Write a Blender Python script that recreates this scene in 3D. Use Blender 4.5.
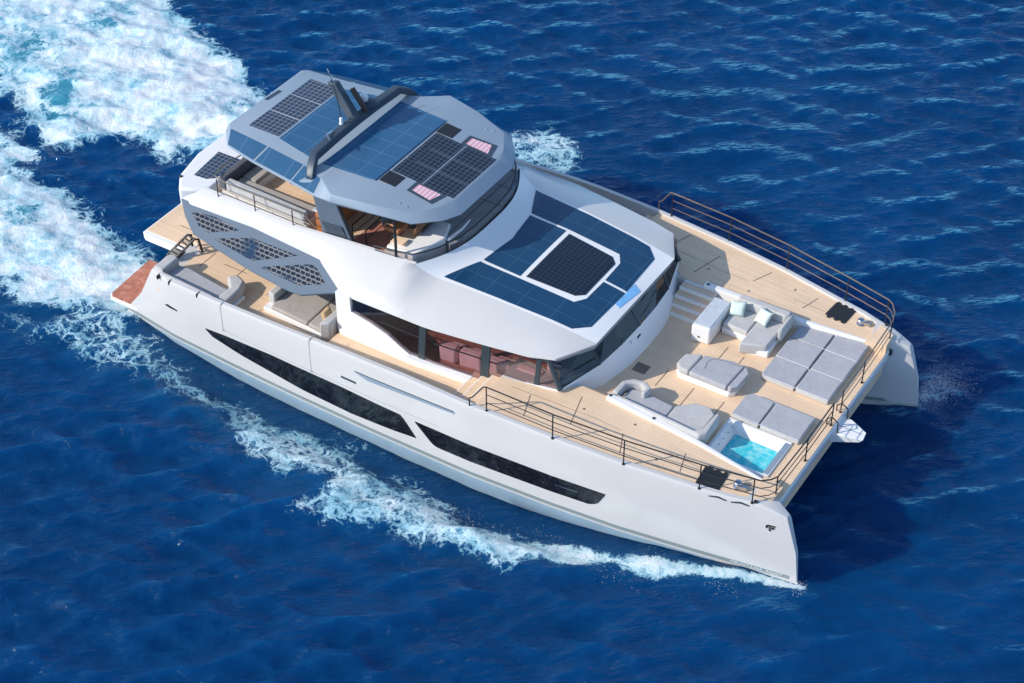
import bpy, math, random
import numpy as np
from mathutils import Vector, Matrix

for o in list(bpy.data.objects):
    bpy.data.objects.remove(o, do_unlink=True)
SC = bpy.context.scene
COL = SC.collection
rng = random.Random(7)
rad = math.radians

# ------------------------------------------------------------------ camera, sky, sun, exposure
cd = bpy.data.cameras.new('camera')
cam = bpy.data.objects.new('camera', cd)
COL.objects.link(cam)
yaw, pit = rad(122.397), rad(40.5426)
fwd = Vector((math.cos(pit) * math.cos(yaw), math.cos(pit) * math.sin(yaw), -math.sin(pit)))
rgt = Vector((math.sin(yaw), -math.cos(yaw), 0))
upv = rgt.cross(fwd)
cam.matrix_world = Matrix.Translation((34.9268, -35.9233, 36.6887)) @ Matrix((rgt, upv, -fwd)).transposed().to_4x4()
cd.sensor_width = 36.0
cd.lens = 1787.54 / 1024 * 36
cd.clip_start = 0.5
cd.clip_end = 20000
SC.camera = cam

SUN_ELEV = rad(31.5)
sun_to = Vector((-1.1, -1.25, 0)).normalized()          # horizontal direction towards the sun
sun_az = math.atan2(sun_to.x, sun_to.y)                   # clockwise from +Y
w = bpy.data.worlds.new('World')
SC.world = w
w.use_nodes = True
nt = w.node_tree
sky = nt.nodes.new('ShaderNodeTexSky')
sky.sky_type = 'NISHITA'
sky.sun_disc = False
sky.sun_elevation = SUN_ELEV
sky.sun_rotation = sun_az
sky.dust_density = 0.3
sky.ozone_density = 2.5
tcn = nt.nodes.new('ShaderNodeTexCoord')
sx = nt.nodes.new('ShaderNodeSeparateXYZ'); cx_ = nt.nodes.new('ShaderNodeCombineXYZ')
mxz = nt.nodes.new('ShaderNodeMath'); mxz.operation = 'MAXIMUM'; mxz.inputs[1].default_value = 0.2   # no dark band under the horizon
nt.links.new(tcn.outputs['Generated'], sx.inputs[0])
nt.links.new(sx.outputs[0], cx_.inputs[0]); nt.links.new(sx.outputs[1], cx_.inputs[1])
nt.links.new(sx.outputs[2], mxz.inputs[0]); nt.links.new(mxz.outputs[0], cx_.inputs[2])
nt.links.new(cx_.outputs[0], sky.inputs[0])
nt.links.new(sky.outputs[0], nt.nodes['Background'].inputs[0])
nt.nodes['Background'].inputs[1].default_value = 0.15
sd = bpy.data.lights.new('sun', 'SUN')
sd.energy = 2.9
sd.angle = rad(0.5)
sd.color = (1.0, 0.935, 0.835)
so = bpy.data.objects.new('sun', sd)
COL.objects.link(so)
sdir = Vector((sun_to.x * math.cos(SUN_ELEV), sun_to.y * math.cos(SUN_ELEV), math.sin(SUN_ELEV)))
so.rotation_euler = sdir.to_track_quat('Z', 'Y').to_euler()
so.location = (0, 0, 60)
SC.view_settings.view_transform = 'Standard'
SC.view_settings.look = 'None'
SC.view_settings.exposure = 0.62
SC.view_settings.gamma = 1
SC.render.engine = 'CYCLES'
SC.cycles.max_bounces = 8
SC.cycles.transparent_max_bounces = 12

# ------------------------------------------------------------------ materials
def srgb(*c):
    return tuple((v / 255 / 12.92 if v / 255 <= 0.04045 else ((v / 255 + 0.055) / 1.055) ** 2.4) for v in c) + (1,)

class Mat:
    def __init__(s, name):
        s.m = bpy.data.materials.new(name)
        s.m.use_nodes = True
        s.t = s.m.node_tree
        s.b = s.t.nodes['Principled BSDF']
    def n(s, typ, **kw):
        nd = s.t.nodes.new(typ)
        for k, v in kw.items():
            if k.startswith('i_'):
                key = k[2:]
                nd.inputs[int(key) if key.isdigit() else key.replace('_', ' ')].default_value = v
            else:
                setattr(nd, k, v)
        return nd
    def l(s, a, b):
        s.t.links.new(a, b)
    def ramp(s, pts, fac=None, interp='LINEAR'):
        r = s.n('ShaderNodeValToRGB')
        r.color_ramp.interpolation = interp
        e = r.color_ramp.elements
        while len(e) < len(pts):
            e.new(0.5)
        for el, (p, c) in zip(e, pts):
            el.position = p
            el.color = c if len(c) == 4 else tuple(c) + (1,)
        if fac is not None:
            s.l(fac, r.inputs[0])
        return r.outputs[0]
    def math(s, op, a, b=None, clamp=False):
        nd = s.n('ShaderNodeMath', operation=op, use_clamp=clamp)
        for i, v in enumerate((a, b)):
            if v is None:
                continue
            if isinstance(v, (int, float)):
                nd.inputs[i].default_value = v
            else:
                s.l(v, nd.inputs[i])
        return nd.outputs[0]
    def mix(s, fac, a, b, blend='MIX'):
        nd = s.n('ShaderNodeMix', data_type='RGBA', blend_type=blend)
        for key, v in ((0, fac), (6, a), (7, b)):
            if hasattr(v, 'is_linked'):
                s.l(v, nd.inputs[key])
            elif isinstance(v, (int, float)):
                nd.inputs[key].default_value = v
            else:
                nd.inputs[key].default_value = v if len(v) == 4 else tuple(v) + (1,)
        return nd.outputs[2]
    def coord(s):
        return s.n('ShaderNodeTexCoord').outputs['Object']
    def noise(s, scale, detail=4, rough=.55, vec=None, stretch=None, dist=0):
        v = vec if vec is not None else s.coord()
        if stretch:
            mp = s.n('ShaderNodeMapping')
            mp.inputs['Scale'].default_value = stretch
            s.l(v, mp.inputs[0])
            v = mp.outputs[0]
        nd = s.n('ShaderNodeTexNoise')
        nd.inputs['Scale'].default_value = scale
        nd.inputs['Detail'].default_value = detail
        nd.inputs['Roughness'].default_value = rough
        nd.inputs['Distortion'].default_value = dist
        s.l(v, nd.inputs[0])
        return nd.outputs[0]
    def bump(s, h, strength=.3, dist=.01):
        nd = s.n('ShaderNodeBump')
        nd.inputs['Strength'].default_value = strength
        nd.inputs['Distance'].default_value = dist
        s.l(h, nd.inputs['Height'])
        s.l(nd.outputs[0], s.b.inputs['Normal'])
    def set(s, **kw):
        for k, v in kw.items():
            k = k.replace('_', ' ')
            if hasattr(v, 'is_linked'):
                s.l(v, s.b.inputs[k])
            else:
                s.b.inputs[k].default_value = v
        return s

def plain(name, c, rough=.4, metal=0.0, var=.05, scale=1.5, coat=0.0, bump=0.0, bscale=200):
    m = Mat(name)
    c = tuple(c[:3])
    n = m.noise(scale, 5, .6)
    m.set(Base_Color=m.ramp([(0.3, tuple(v * (1 - var) for v in c)), (0.7, tuple(min(1, v * (1 + var)) for v in c))], n),
          Roughness=rough, Metallic=metal, Coat_Weight=coat)
    if bump:
        m.bump(m.math('ADD', m.noise(bscale, 2, .5), m.math('MULTIPLY', m.noise(3.5, 3, .55), 9.0 if bscale > 250 else 0.0)), bump, .004)
    return m.m

M = {}
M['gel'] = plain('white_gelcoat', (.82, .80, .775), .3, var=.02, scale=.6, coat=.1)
M['white_dimmed_for_sun'] = plain('pearl_white_dimmed_for_sun', (.60, .58, .55), .15, var=.025, scale=.5, coat=.3)  # sun-facing sides and roof shoulder are dimmed in the colour itself
M['nonskid'] = plain('white_nonskid', (.76, .77, .78), .5, var=.03, bump=.2)
M['greypaint'] = plain('grey_blue_paint', (.105, .145, .19), .75, var=.04)
M['hardtop'] = plain('pale_grey_paint', (.255, .315, .375), .35, var=.03, scale=.8, coat=.2)
M['pillar'] = plain('dark_teal_pillar', (.028, .045, .055), .35, var=.05)
M['seamgrey'] = plain('grey_sealant', (.30, .31, .33), .6)
M['caulk'] = plain('dark_caulk', (.20, .15, .115), .8)
M['arch'] = plain('slate_paint', (.040, .060, .085), .45, var=.06)
M['black'] = plain('black_rubber', (.015, .016, .018), .5)
M['blackmetal'] = plain('black_bronze_metal', (.045, .038, .034), .3, metal=.5)
M['steel'] = plain('brushed_steel', (.55, .56, .58), .25, metal=1.0)
M['brass'] = plain('bronze_rail', (.36, .27, .18), .3, metal=.8)
M['fabric'] = plain('grey_fabric', (.40, .395, .41), .95, var=.07, scale=3, bump=.5, bscale=350)
M['fabric_light'] = plain('pale_grey_fabric', (.49, .475, .455), .95, var=.06, scale=3, bump=.5, bscale=350)
M['fabric_beige'] = plain('beige_fabric', (.42, .38, .34), .9, var=.06, scale=3, bump=.4, bscale=350)
M['fabric_dark'] = plain('charcoal_fabric', (.10, .105, .12), .9, var=.08, scale=3, bump=.4, bscale=350)
M['piping'] = plain('white_piping', (.62, .63, .65), .7)
M['mint'] = plain('mint_fabric', (.58, .66, .60), .85, var=.05, scale=5, bump=.4, bscale=300)
M['tan'] = plain('tan_fabric', (.62, .42, .22), .85, var=.08, scale=5)
M['leather'] = plain('brown_leather', (.42, .17, .07), .45, var=.12, scale=4)
M['stripe'] = plain('grey_green_stripe', (.23, .27, .265), .35, var=.05)
M['bottom'] = plain('pale_blue_antifouling', (.32, .44, .51), .25, var=.08, scale=1.2, coat=.5)
M['skyblue'] = plain('pale_blue_vinyl', (.22, .50, .80), .3, var=.1, scale=5)
M['pink'] = plain('rose_upholstery', (.86, .62, .61), .8, var=.08, scale=3)
M['redfloor'] = plain('red_brown_floor', (.42, .17, .125), .6, var=.15, scale=3)
M['text'] = plain('white_letter', (.72, .75, .75), .5, var=.01)
M['dash'] = plain('dark_grey_cover', (.30, .30, .31), .65, var=.1, scale=3, bump=.2)
M['stone'] = plain('pale_stone_top', (.55, .58, .60), .2, var=.1, scale=6, coat=.3)

def teak_mat(name, ca, cb, plank=.11, rough=.6, wet=False):
    m = Mat(name)
    co = m.coord()
    br = m.n('ShaderNodeTexBrick', offset=.37, offset_frequency=3)
    br.inputs['Color1'].default_value = ca + (1,)
    br.inputs['Color2'].default_value = cb + (1,)
    br.inputs['Mortar'].default_value = (.42, .295, .19, 1)
    br.inputs['Scale'].default_value = 1.0
    br.inputs['Mortar Size'].default_value = .0045
    br.inputs['Mortar Smooth'].default_value = .3
    br.inputs['Bias'].default_value = 0.0
    br.inputs['Brick Width'].default_value = 2.6
    br.inputs['Row Height'].default_value = plank
    m.l(co, br.inputs[0])
    grain = m.noise(3.0, 6, .65, co, (1.2, 22, 22))
    blot = m.noise(.9, 4, .6, co)
    c = m.mix(m.math('MULTIPLY', grain, .4), br.outputs[0], tuple(v * .72 for v in ca), 'MIX')
    c = m.mix(m.math('MULTIPLY', m.ramp([(0.35, (0, 0, 0)), (.7, (1, 1, 1))], blot), .55), c, tuple(v * .8 for v in cb), 'MIX')
    m.set(Base_Color=c, Roughness=rough)
    m.bump(br.outputs[1], -.25, .004)
    return m.m
M['teak'] = teak_mat('teak_planking', (.94, .68, .45), (.83, .585, .38))
def wet_teak():
    m = Mat('wet_red_teak')
    co = m.coord()
    n = m.noise(2.2, 6, .7, co, (1, 1, 1), 1.5)
    c = m.ramp([(.3, (.32, .10, .055)), (.5, (.52, .19, .10)), (.62, (.62, .27, .16)), (.75, (.75, .55, .45))], n)
    m.set(Base_Color=c, Roughness=.12, Coat_Weight=.5)
    m.bump(n, .3, .02)
    return m.m
M['wetteak'] = wet_teak()

def solar_mat(name, base, line, bw, bh, mortar, cellvar=None, rough=.16, off=(0, 0)):
    m = Mat(name)
    co = m.coord()
    mp = m.n('ShaderNodeMapping')
    mp.inputs['Location'].default_value = off + (0,)
    m.l(co, mp.inputs[0])
    br = m.n('ShaderNodeTexBrick', offset=0.0)
    b2 = cellvar or base
    br.inputs['Color1'].default_value = base + (1,)
    br.inputs['Color2'].default_value = b2 + (1,)
    br.inputs['Mortar'].default_value = line + (1,)
    br.inputs['Scale'].default_value = 1.0
    br.inputs['Mortar Size'].default_value = mortar
    br.inputs['Mortar Smooth'].default_value = .1
    br.inputs['Brick Width'].default_value = bw
    br.inputs['Row Height'].default_value = bh
    m.l(mp.outputs[0], br.inputs[0])
    n = m.noise(1.3, 3, .6, co)
    c = m.mix(m.math('MULTIPLY', n, .45), br.outputs[0], tuple(v * 1.8 for v in base))
    m.set(Base_Color=c, Roughness=rough, IOR=1.5, Coat_Weight=.2)
    return m.m
M['solar'] = solar_mat('blue_solar_film', (.008, .045, .100), (.05, .11, .17), 1.05, .62, .010, off=(.3, .06), rough=.10)
M['solar_ht'] = solar_mat('blue_solar_film_pale', (.022, .088, .175), (.12, .20, .28), .98, .62, .010, off=(.2, .0), rough=.25)
M['solar_wing'] = solar_mat('blue_wing_film', (.018, .075, .150), (.09, .17, .25), .98, 60.0, .012, off=(.2, 30), rough=.35)
M['cells'] = solar_mat('dark_cell_panel', (.008, .014, .028), (.11, .125, .14), .155, .155, .010, rough=.12)
M['cells_warm'] = solar_mat('warm_cell_panel', (.014, .034, .070), (.27, .25, .22), .165, .165, .014, rough=.15)
M['cells_dark'] = solar_mat('deep_cell_panel', (.006, .011, .022), (.030, .042, .055), .145, .145, .012, rough=.12)

def lattice_mat():
    m = Mat('brick_cell_panel')
    co = m.coord()
    br = m.n('ShaderNodeTexBrick', offset=.5)
    br.inputs['Color1'].default_value = (.010, .017, .032, 1)
    br.inputs['Color2'].default_value = (.022, .034, .055, 1)
    br.inputs['Mortar'].default_value = (.21, .21, .21, 1)
    br.inputs['Scale'].default_value = 1.0
    br.inputs['Mortar Size'].default_value = .014
    br.inputs['Brick Width'].default_value = .19
    br.inputs['Row Height'].default_value = .10
    m.l(co, br.inputs[0])
    n = m.noise(1.1, 3, .6, co)
    k = m.ramp([(.36, (0, 0, 0)), (.5, (1, 1, 1))], n)
    c = m.mix(k, (.018, .045, .09), br.outputs[0])
    m.set(Base_Color=c, Roughness=.8, Specular_IOR_Level=.15)
    return m.m
M['lattice'] = lattice_mat()
M['pinkpanel'] = solar_mat('pink_striped_skylight', (.62, .33, .36), (.80, .66, .68), .13, 4.0, .022, rough=.12)  # pink panes with paler stripes

def glass_mat(name, tint, refl=1.0):
    m = Mat(name)
    t = m.t
    tr = m.n('ShaderNodeBsdfTransparent')
    tr.inputs[0].default_value = tint + (1,)
    gl = m.n('ShaderNodeBsdfGlossy')
    gl.inputs['Roughness'].default_value = .03
    gl.inputs[0].default_value = (.9, .95, 1, 1)
    lw = m.n('ShaderNodeLayerWeight')
    lw.inputs[0].default_value = .5
    fr = m.math('ADD', m.math('MULTIPLY', m.math('POWER', lw.outputs['Facing'], 4.0), .9), .055)
    mx = m.n('ShaderNodeMixShader')
    m.l(m.math('MULTIPLY', fr, refl, True), mx.inputs[0])
    m.l(tr.outputs[0], mx.inputs[1])
    m.l(gl.outputs[0], mx.inputs[2])
    m.l(mx.outputs[0], t.nodes['Material Output'].inputs[0])
    return m.m
M['glass'] = glass_mat('tinted_side_glass', (.66, .55, .58), 1.6)
M['glass_front'] = glass_mat('blue_windshield_glass', (.045, .09, .15), .8)
M['glass_fly'] = glass_mat('smoked_windscreen', (.80, .76, .75), 1.0)

def hullglass():
    m = Mat('black_hull_glass')
    n = m.noise(2.3, 6, .7, None, (1, 1, 1.6), 1.2)
    m.set(Base_Color=m.ramp([(.45, (.007, .008, .011)), (.62, (.020, .021, .027)), (.74, (.075, .075, .09))], n), Roughness=.06)  # cloudy sea reflections painted into the dark glass colour
    m.bump(m.noise(1.5, 2, .5), .25, .03)
    return m.m
M['hullglass'] = hullglass()

# ------------------------------------------------------------------ mesh helpers
def tag(o, label=None, cat=None, group=None, kind=None):
    if label: o['label'] = label
    if cat: o['category'] = cat
    if group: o['group'] = group
    if kind: o['kind'] = kind
    return o

def worldloc(o):
    v = Vector((0, 0, 0))
    while o is not None:
        v += Vector(o.location)
        o = o.parent
    return v

class MB:
    def __init__(s):
        s.v = []
        s.f = []
        s.mi = {}
        s.cur = 0
    def add(s, vs, fs):
        k = len(s.v)
        if s.cur:
            for j in range(len(s.f), len(s.f) + len(fs)): s.mi[j] = s.cur
        s.v += [tuple(p) for p in vs]
        s.f += [tuple(i + k for i in f) for f in fs]
        return s
    def prism(s, pts, z0, z1):
        n = len(pts)
        g = lambda z, p: z(p[0], p[1]) if callable(z) else z
        vs = [(p[0], p[1], g(z0, p)) for p in pts] + [(p[0], p[1], g(z1, p)) for p in pts]
        fs = [tuple(range(n - 1, -1, -1)), tuple(range(n, 2 * n))]
        fs += [(i, (i + 1) % n, n + (i + 1) % n, n + i) for i in range(n)]
        return s.add(vs, fs)
    def box(s, x0, x1, y0, y1, z0, z1):
        return s.prism([(x0, y0), (x1, y0), (x1, y1), (x0, y1)], z0, z1)
    def obox(s, c, ax, hx, ay, hy, az, hz):
        c, ax, ay, az = Vector(c), Vector(ax).normalized(), Vector(ay).normalized(), Vector(az).normalized()
        vs = [c + ax * hx * i + ay * hy * j + az * hz * k for k in (-1, 1) for (i, j) in ((-1, -1), (1, -1), (1, 1), (-1, 1))]
        return s.add(vs, [(3, 2, 1, 0), (4, 5, 6, 7), (0, 1, 5, 4), (1, 2, 6, 5), (2, 3, 7, 6), (3, 0, 4, 7)])
    def slab(s, pts, normal, t):
        nv = Vector(normal).normalized() * t
        n = len(pts)
        P = [Vector(p) for p in pts]
        vs = P + [p - nv for p in P]
        fs = [tuple(range(n)), tuple(range(2 * n - 1, n - 1, -1))]
        fs += [(i, n + i, n + (i + 1) % n, (i + 1) % n) for i in range(n)]
        return s.add(vs, fs)
    def tube(s, path, r, n=8, closed=False):
        P = [Vector(p) for p in path]
        m = len(P)
        vs, fs = [], []
        side = None
        for i, p in enumerate(P):
            if closed:
                d = P[(i + 1) % m] - P[i - 1]
            else:
                d = P[min(i + 1, m - 1)] - P[max(i - 1, 0)]
            d.normalize()
            if side is None:
                side = d.cross(Vector((0, 0, 1)) if abs(d.z) < .9 else Vector((1, 0, 0))).normalized()
            else:
                side = (side - d * side.dot(d)).normalized()
            u = d.cross(side)
            rr = r[i] if isinstance(r, (list, tuple)) else r
            for k in range(n):
                a = 2 * math.pi * k / n
                vs.append(p + (side * math.cos(a) + u * math.sin(a)) * rr)
        for i in range(m if closed else m - 1):
            for k in range(n):
                j = (i + 1) % m
                fs.append((i * n + k, i * n + (k + 1) % n, j * n + (k + 1) % n, j * n + k))
        if not closed:
            fs.append(tuple(range(n - 1, -1, -1)))
            fs.append(tuple((m - 1) * n + k for k in range(n)))
        return s.add(vs, fs)
    def lathe(s, c, prof, n=20):
        vs, fs = [], []
        for (r, z) in prof:
            for k in range(n):
                a = 2 * math.pi * k / n
                vs.append((c[0] + r * math.cos(a), c[1] + r * math.sin(a), c[2] + z))
        for i in range(len(prof) - 1):
            for k in range(n):
                fs.append((i * n + k, i * n + (k + 1) % n, (i + 1) * n + (k + 1) % n, (i + 1) * n + k))
        fs.append(tuple(range(n - 1, -1, -1)))
        fs.append(tuple((len(prof) - 1) * n + k for k in range(n)))
        return s.add(vs, fs)
    def grid(s, fn, nu, nv):
        vs = [fn(i / nu, j / nv) for i in range(nu + 1) for j in range(nv + 1)]
        w_ = nv + 1
        fs = [(i * w_ + j, (i + 1) * w_ + j, (i + 1) * w_ + j + 1, i * w_ + j + 1) for i in range(nu) for j in range(nv)]
        return s.add(vs, fs)
    def patch(s, quad, zf, off=.01, t=.012, step=.15):
        """a thin plate lying on the surface z = zf(x, y); quad is four plan corners"""
        a, b, c, d = [Vector(q) for q in quad]
        nu = max(1, int(max((b - a).length, (c - d).length) / step))
        nv = max(1, int(max((d - a).length, (c - b).length) / step))
        def P(u, v, o):
            p = (a * (1 - u) + b * u) * (1 - v) + (d * (1 - u) + c * u) * v
            return (p.x, p.y, zf(p.x, p.y) + o)
        k = len(s.v)
        s.grid(lambda u, v: P(u, v, off), nu, nv)
        ring = [(i / nu, 0) for i in range(nu)] + [(1, j / nv) for j in range(nv)] + [(1 - i / nu, 1) for i in range(nu)] + [(0, 1 - j / nv) for j in range(nv)]
        n = len(ring)
        vs = [P(u, v, off) for u, v in ring] + [P(u, v, off - t) for u, v in ring]
        s.add(vs, [(i, n + i, n + (i + 1) % n, (i + 1) % n) for i in range(n)])
        return s
    def mirrored(s):
        m = MB()
        m.v = [(x, -y, z) for x, y, z in s.v]
        m.f = [tuple(reversed(f)) for f in s.f]
        return m
    def build(s, name, mat, parent=None, smooth=False, bevel=0, segs=2, angle=35, weld=False):
        off = worldloc(parent) if parent else Vector((0, 0, 0))
        me = bpy.data.meshes.new(name)
        me.from_pydata([tuple(Vector(v) - off) for v in s.v], [], s.f)
        for j, q in s.mi.items(): me.polygons[j].material_index = q
        me.validate()
        o = bpy.data.objects.new(name, me)
        COL.objects.link(o)
        if parent: o.parent = parent
        for mm in (mat if isinstance(mat, (list, tuple)) else [mat]):
            me.materials.append(mm)
        if weld:
            import bmesh
            bm = bmesh.new(); bm.from_mesh(me)
            bmesh.ops.remove_doubles(bm, verts=bm.verts, dist=.0005)
            bmesh.ops.recalc_face_normals(bm, faces=bm.faces)
            bm.to_mesh(me); bm.free()
        if bevel:
            b = o.modifiers.new('bevel', 'BEVEL')
            b.width = bevel; b.segments = segs; b.limit_method = 'ANGLE'; b.angle_limit = rad(30)
        if smooth or bevel:
            me.polygons.foreach_set('use_smooth', [True] * len(me.polygons))
            try:
                me.set_sharp_from_angle(angle=rad(angle if not bevel else 70))
            except Exception:
                pass
        return o

def empty(name, loc, label, cat, group=None):
    o = bpy.data.objects.new(name, None)
    COL.objects.link(o)
    o.location = loc
    o.empty_display_size = .3
    return tag(o, label, cat, group)

def sg(y, s): return y * s
I = lambda x, xs, ys: float(np.interp(x, xs, ys))

# ------------------------------------------------------------------ hull form functions (boat: +x bow, +y port, z up from the waterline)
def y_out(x): return I(x, [0, 3, 5.5, 8, 11, 14.2, 16.8, 18.9, 21.05, 22.5, 23.3, 24], [5.15, 5.42, 5.52, 5.58, 5.6, 5.55, 5.36, 5.13, 4.77, 4.5, 4.36, 4.23])
def gz(x): return I(x, [0, 2.2, 4.7, 7, 9.7, 11.8, 14.2, 16.8, 18.9, 21.05, 22.5, 23.0, 23.3, 23.6, 24.0], [2.4, 2.45, 2.52, 2.66, 2.83, 2.9, 2.85, 2.78, 2.71, 2.62, 2.585, 2.585, 2.57, 2.52, 2.38])
def sdz(x): return gz(x) - .07                              # side deck level forward
LF = 2.28                                                   # lounge floor
def y_coam(x): return I(x, [14, 17.2, 20.3, 22.6], [2.9, 2.95, 3.18, 3.52])
def y_in(x): return I(x, [0, 2, 18, 21, 22.6, 23.3, 24], [3.0, 2.95, 2.95, 3.15, 3.55, 3.85, 4.17])
def deckz(x):
    if x < 8.7: return 1.86
    if x < 14.22: return 2.10
    return sdz(x) - .02

Y = empty('catamaran_yacht', (12, 0, 0), 'large white power catamaran with teak decks and blue solar panels on its roofs', 'yacht')

# ------------------------------------------------------------------ hulls
def hull_mb(s):
    xs = sorted(set([0, .5, 1, 1.6, 2.2, 3, 4, 5, 6, 7, 8, 8.68, 8.72, 10, 11, 12, 13, 13.5, 14.21, 14.23, 15, 16, 16.8, 18, 18.9, 20, 21.05, 21.8, 22.5, 22.6, 22.9, 23.15, 23.3, 23.45, 23.6, 23.8, 24]))
    zb = lambda z: I(z, [-1.2, 0, .12, .71, 1.44, 2.06, 2.4, 2.6], [24.0, 24.0, 23.97, 23.92, 23.78, 23.58, 23.41, 23.2])   # stem line
    za = lambda z: I(z, [-1.2, .3, .45, 1.2, 2.45], [.75, .75, .9, 1.55, 2.2])                                              # raked transom
    def sect(x):
        yo, yi, g = y_out(x), y_in(x), gz(x)
        yc = .5 * (yo + yi)
        if x > 22.55:
            zd, yd, lip = g - .002, yi + .02, min(.12, .3 * (yo - yi))
        else:
            zd, yd, lip = deckz(x), min(y_coam(x), yo - .6), .2
            if x < 8.7: yd = 2.95
            elif x < 14.22: yd = 3.9
        dz = .04 if x < 22.55 else .01
        S = [(yc + (yo - yc) * .35, -1.2), (yo - .25, -.75), (yo - .06, -.1), (yo - .03, .16), (yo, .2), (yo, 1.2), (yo - .0, g - .12), (yo - .025, g - .03), (yo - .08, g), (yo - lip, g), (yo - lip - .01, zd)]
        S += [(yd, zd - .001), (yd, max(1.3, min(zd - .05, 2.2))), (yi, 1.2), (yi, .2), (yi + (yc - yi) * .2, -.75), (yi + (yc - yi) * .65, -1.2)]
        if x > 22.55:
            k = max(0.0, min(1.0, (x - 22.6) / 1.4))
            S = S[:9]
            for q in range(7, -1, -1):
                z = S[q][1]
                inn = yi - .16 * k * max(0.0, z) / 2.4 + (yo - S[q][0]) * (1 if q > 5 else .8)
                S.append((inn, z - (.004 if q == 7 else 0)))
        return S
    m = MB()
    rows = []
    for x in xs:
        row = []
        for (yy, z) in sect(x):
            u = x / 24.0
            a, b = za(z), zb(z)
            # ends are raked, middle keeps its station
            if x < 3: X = a + (3 - a) * (x / 3)
            elif x > 21.8: X = 21.8 + (b - 21.8) * ((x - 21.8) / 2.2)
            else: X = x
            row.append((X, -yy * s, z))
        rows.append(row)
    n = len(rows[0])
    vs = [p for r in rows for p in r]
    fs = []
    for i in range(len(rows) - 1):
        for k in range(n):
            q = (i * n + k, (i + 1) * n + k, (i + 1) * n + (k + 1) % n, i * n + (k + 1) % n)
            fs.append(q if s > 0 else tuple(reversed(q)))
    e0 = tuple(range(n))
    fs.append(e0 if s > 0 else tuple(reversed(e0)))
    B_ = (len(rows) - 1) * n
    for k in range(8):
        q = (B_ + k, B_ + k + 1, B_ + n - 2 - k, B_ + n - 1 - k)
        if k == 7: q = (B_ + 7, B_ + 8, B_ + 9)
        fs.append(q if s < 0 else tuple(reversed(q)))
    return m.add(vs, fs)

def hull_x(x, z):
    """same end raking as the hull skin, for things laid on the topsides"""
    zb = I(z, [-1.2, 0, .12, .71, 1.44, 2.06, 2.4, 2.6], [24.0, 24.0, 23.97, 23.92, 23.78, 23.58, 23.41, 23.2])
    za = I(z, [-1.2, .3, .45, 1.2, 2.45], [.75, .75, .9, 1.55, 2.2])
    if x < 3: return za + (3 - za) * x / 3
    if x > 21.8: return 21.8 + (zb - 21.8) * (x - 21.8) / 2.2
    return x
def inv_hull_x(X, z):
    lo, hi = 0.0, 24.0
    for _ in range(40):
        mid = .5 * (lo + hi)
        if hull_x(mid, z) < X: lo = mid
        else: hi = mid
    return .5 * (lo + hi)
def skin_strip(X0, X1, zlo, zhi, s, off=.008, t=.03, n=60, inner=False):
    """plate that follows the topsides between two heights given as functions of x"""
    m = MB()
    rows = []
    for i in range(n + 1):
        X = X0 + (X1 - X0) * i / n
        col = []
        for z in (zlo(X), zhi(X)):
            xi = inv_hull_x(X, z)
            yv = (y_in(xi) if inner else y_out(xi))
            if not inner and z < .2: yv -= .04 * (.2 - z) / .1
            o = -off if inner else off
            col += [(X, -(yv + o) * s, z), (X, -(yv + o - (t if not inner else -t)) * s, z)]
        rows.append(col)
    vs = [p for r in rows for p in r]
    fs = []
    for i in range(n):
        a, b = i * 4, (i + 1) * 4
        for (p, q) in ((0, 2), (2, 3), (3, 1), (1, 0)):
            fs.append((a + p, b + p, b + q, a + q))
    fs += [(0, 1, 3, 2), (n * 4, n * 4 + 2, n * 4 + 3, n * 4 + 1)]
    return m.add(vs, fs)
lin = lambda xs, ys: (lambda x: I(x, xs, ys))

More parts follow.
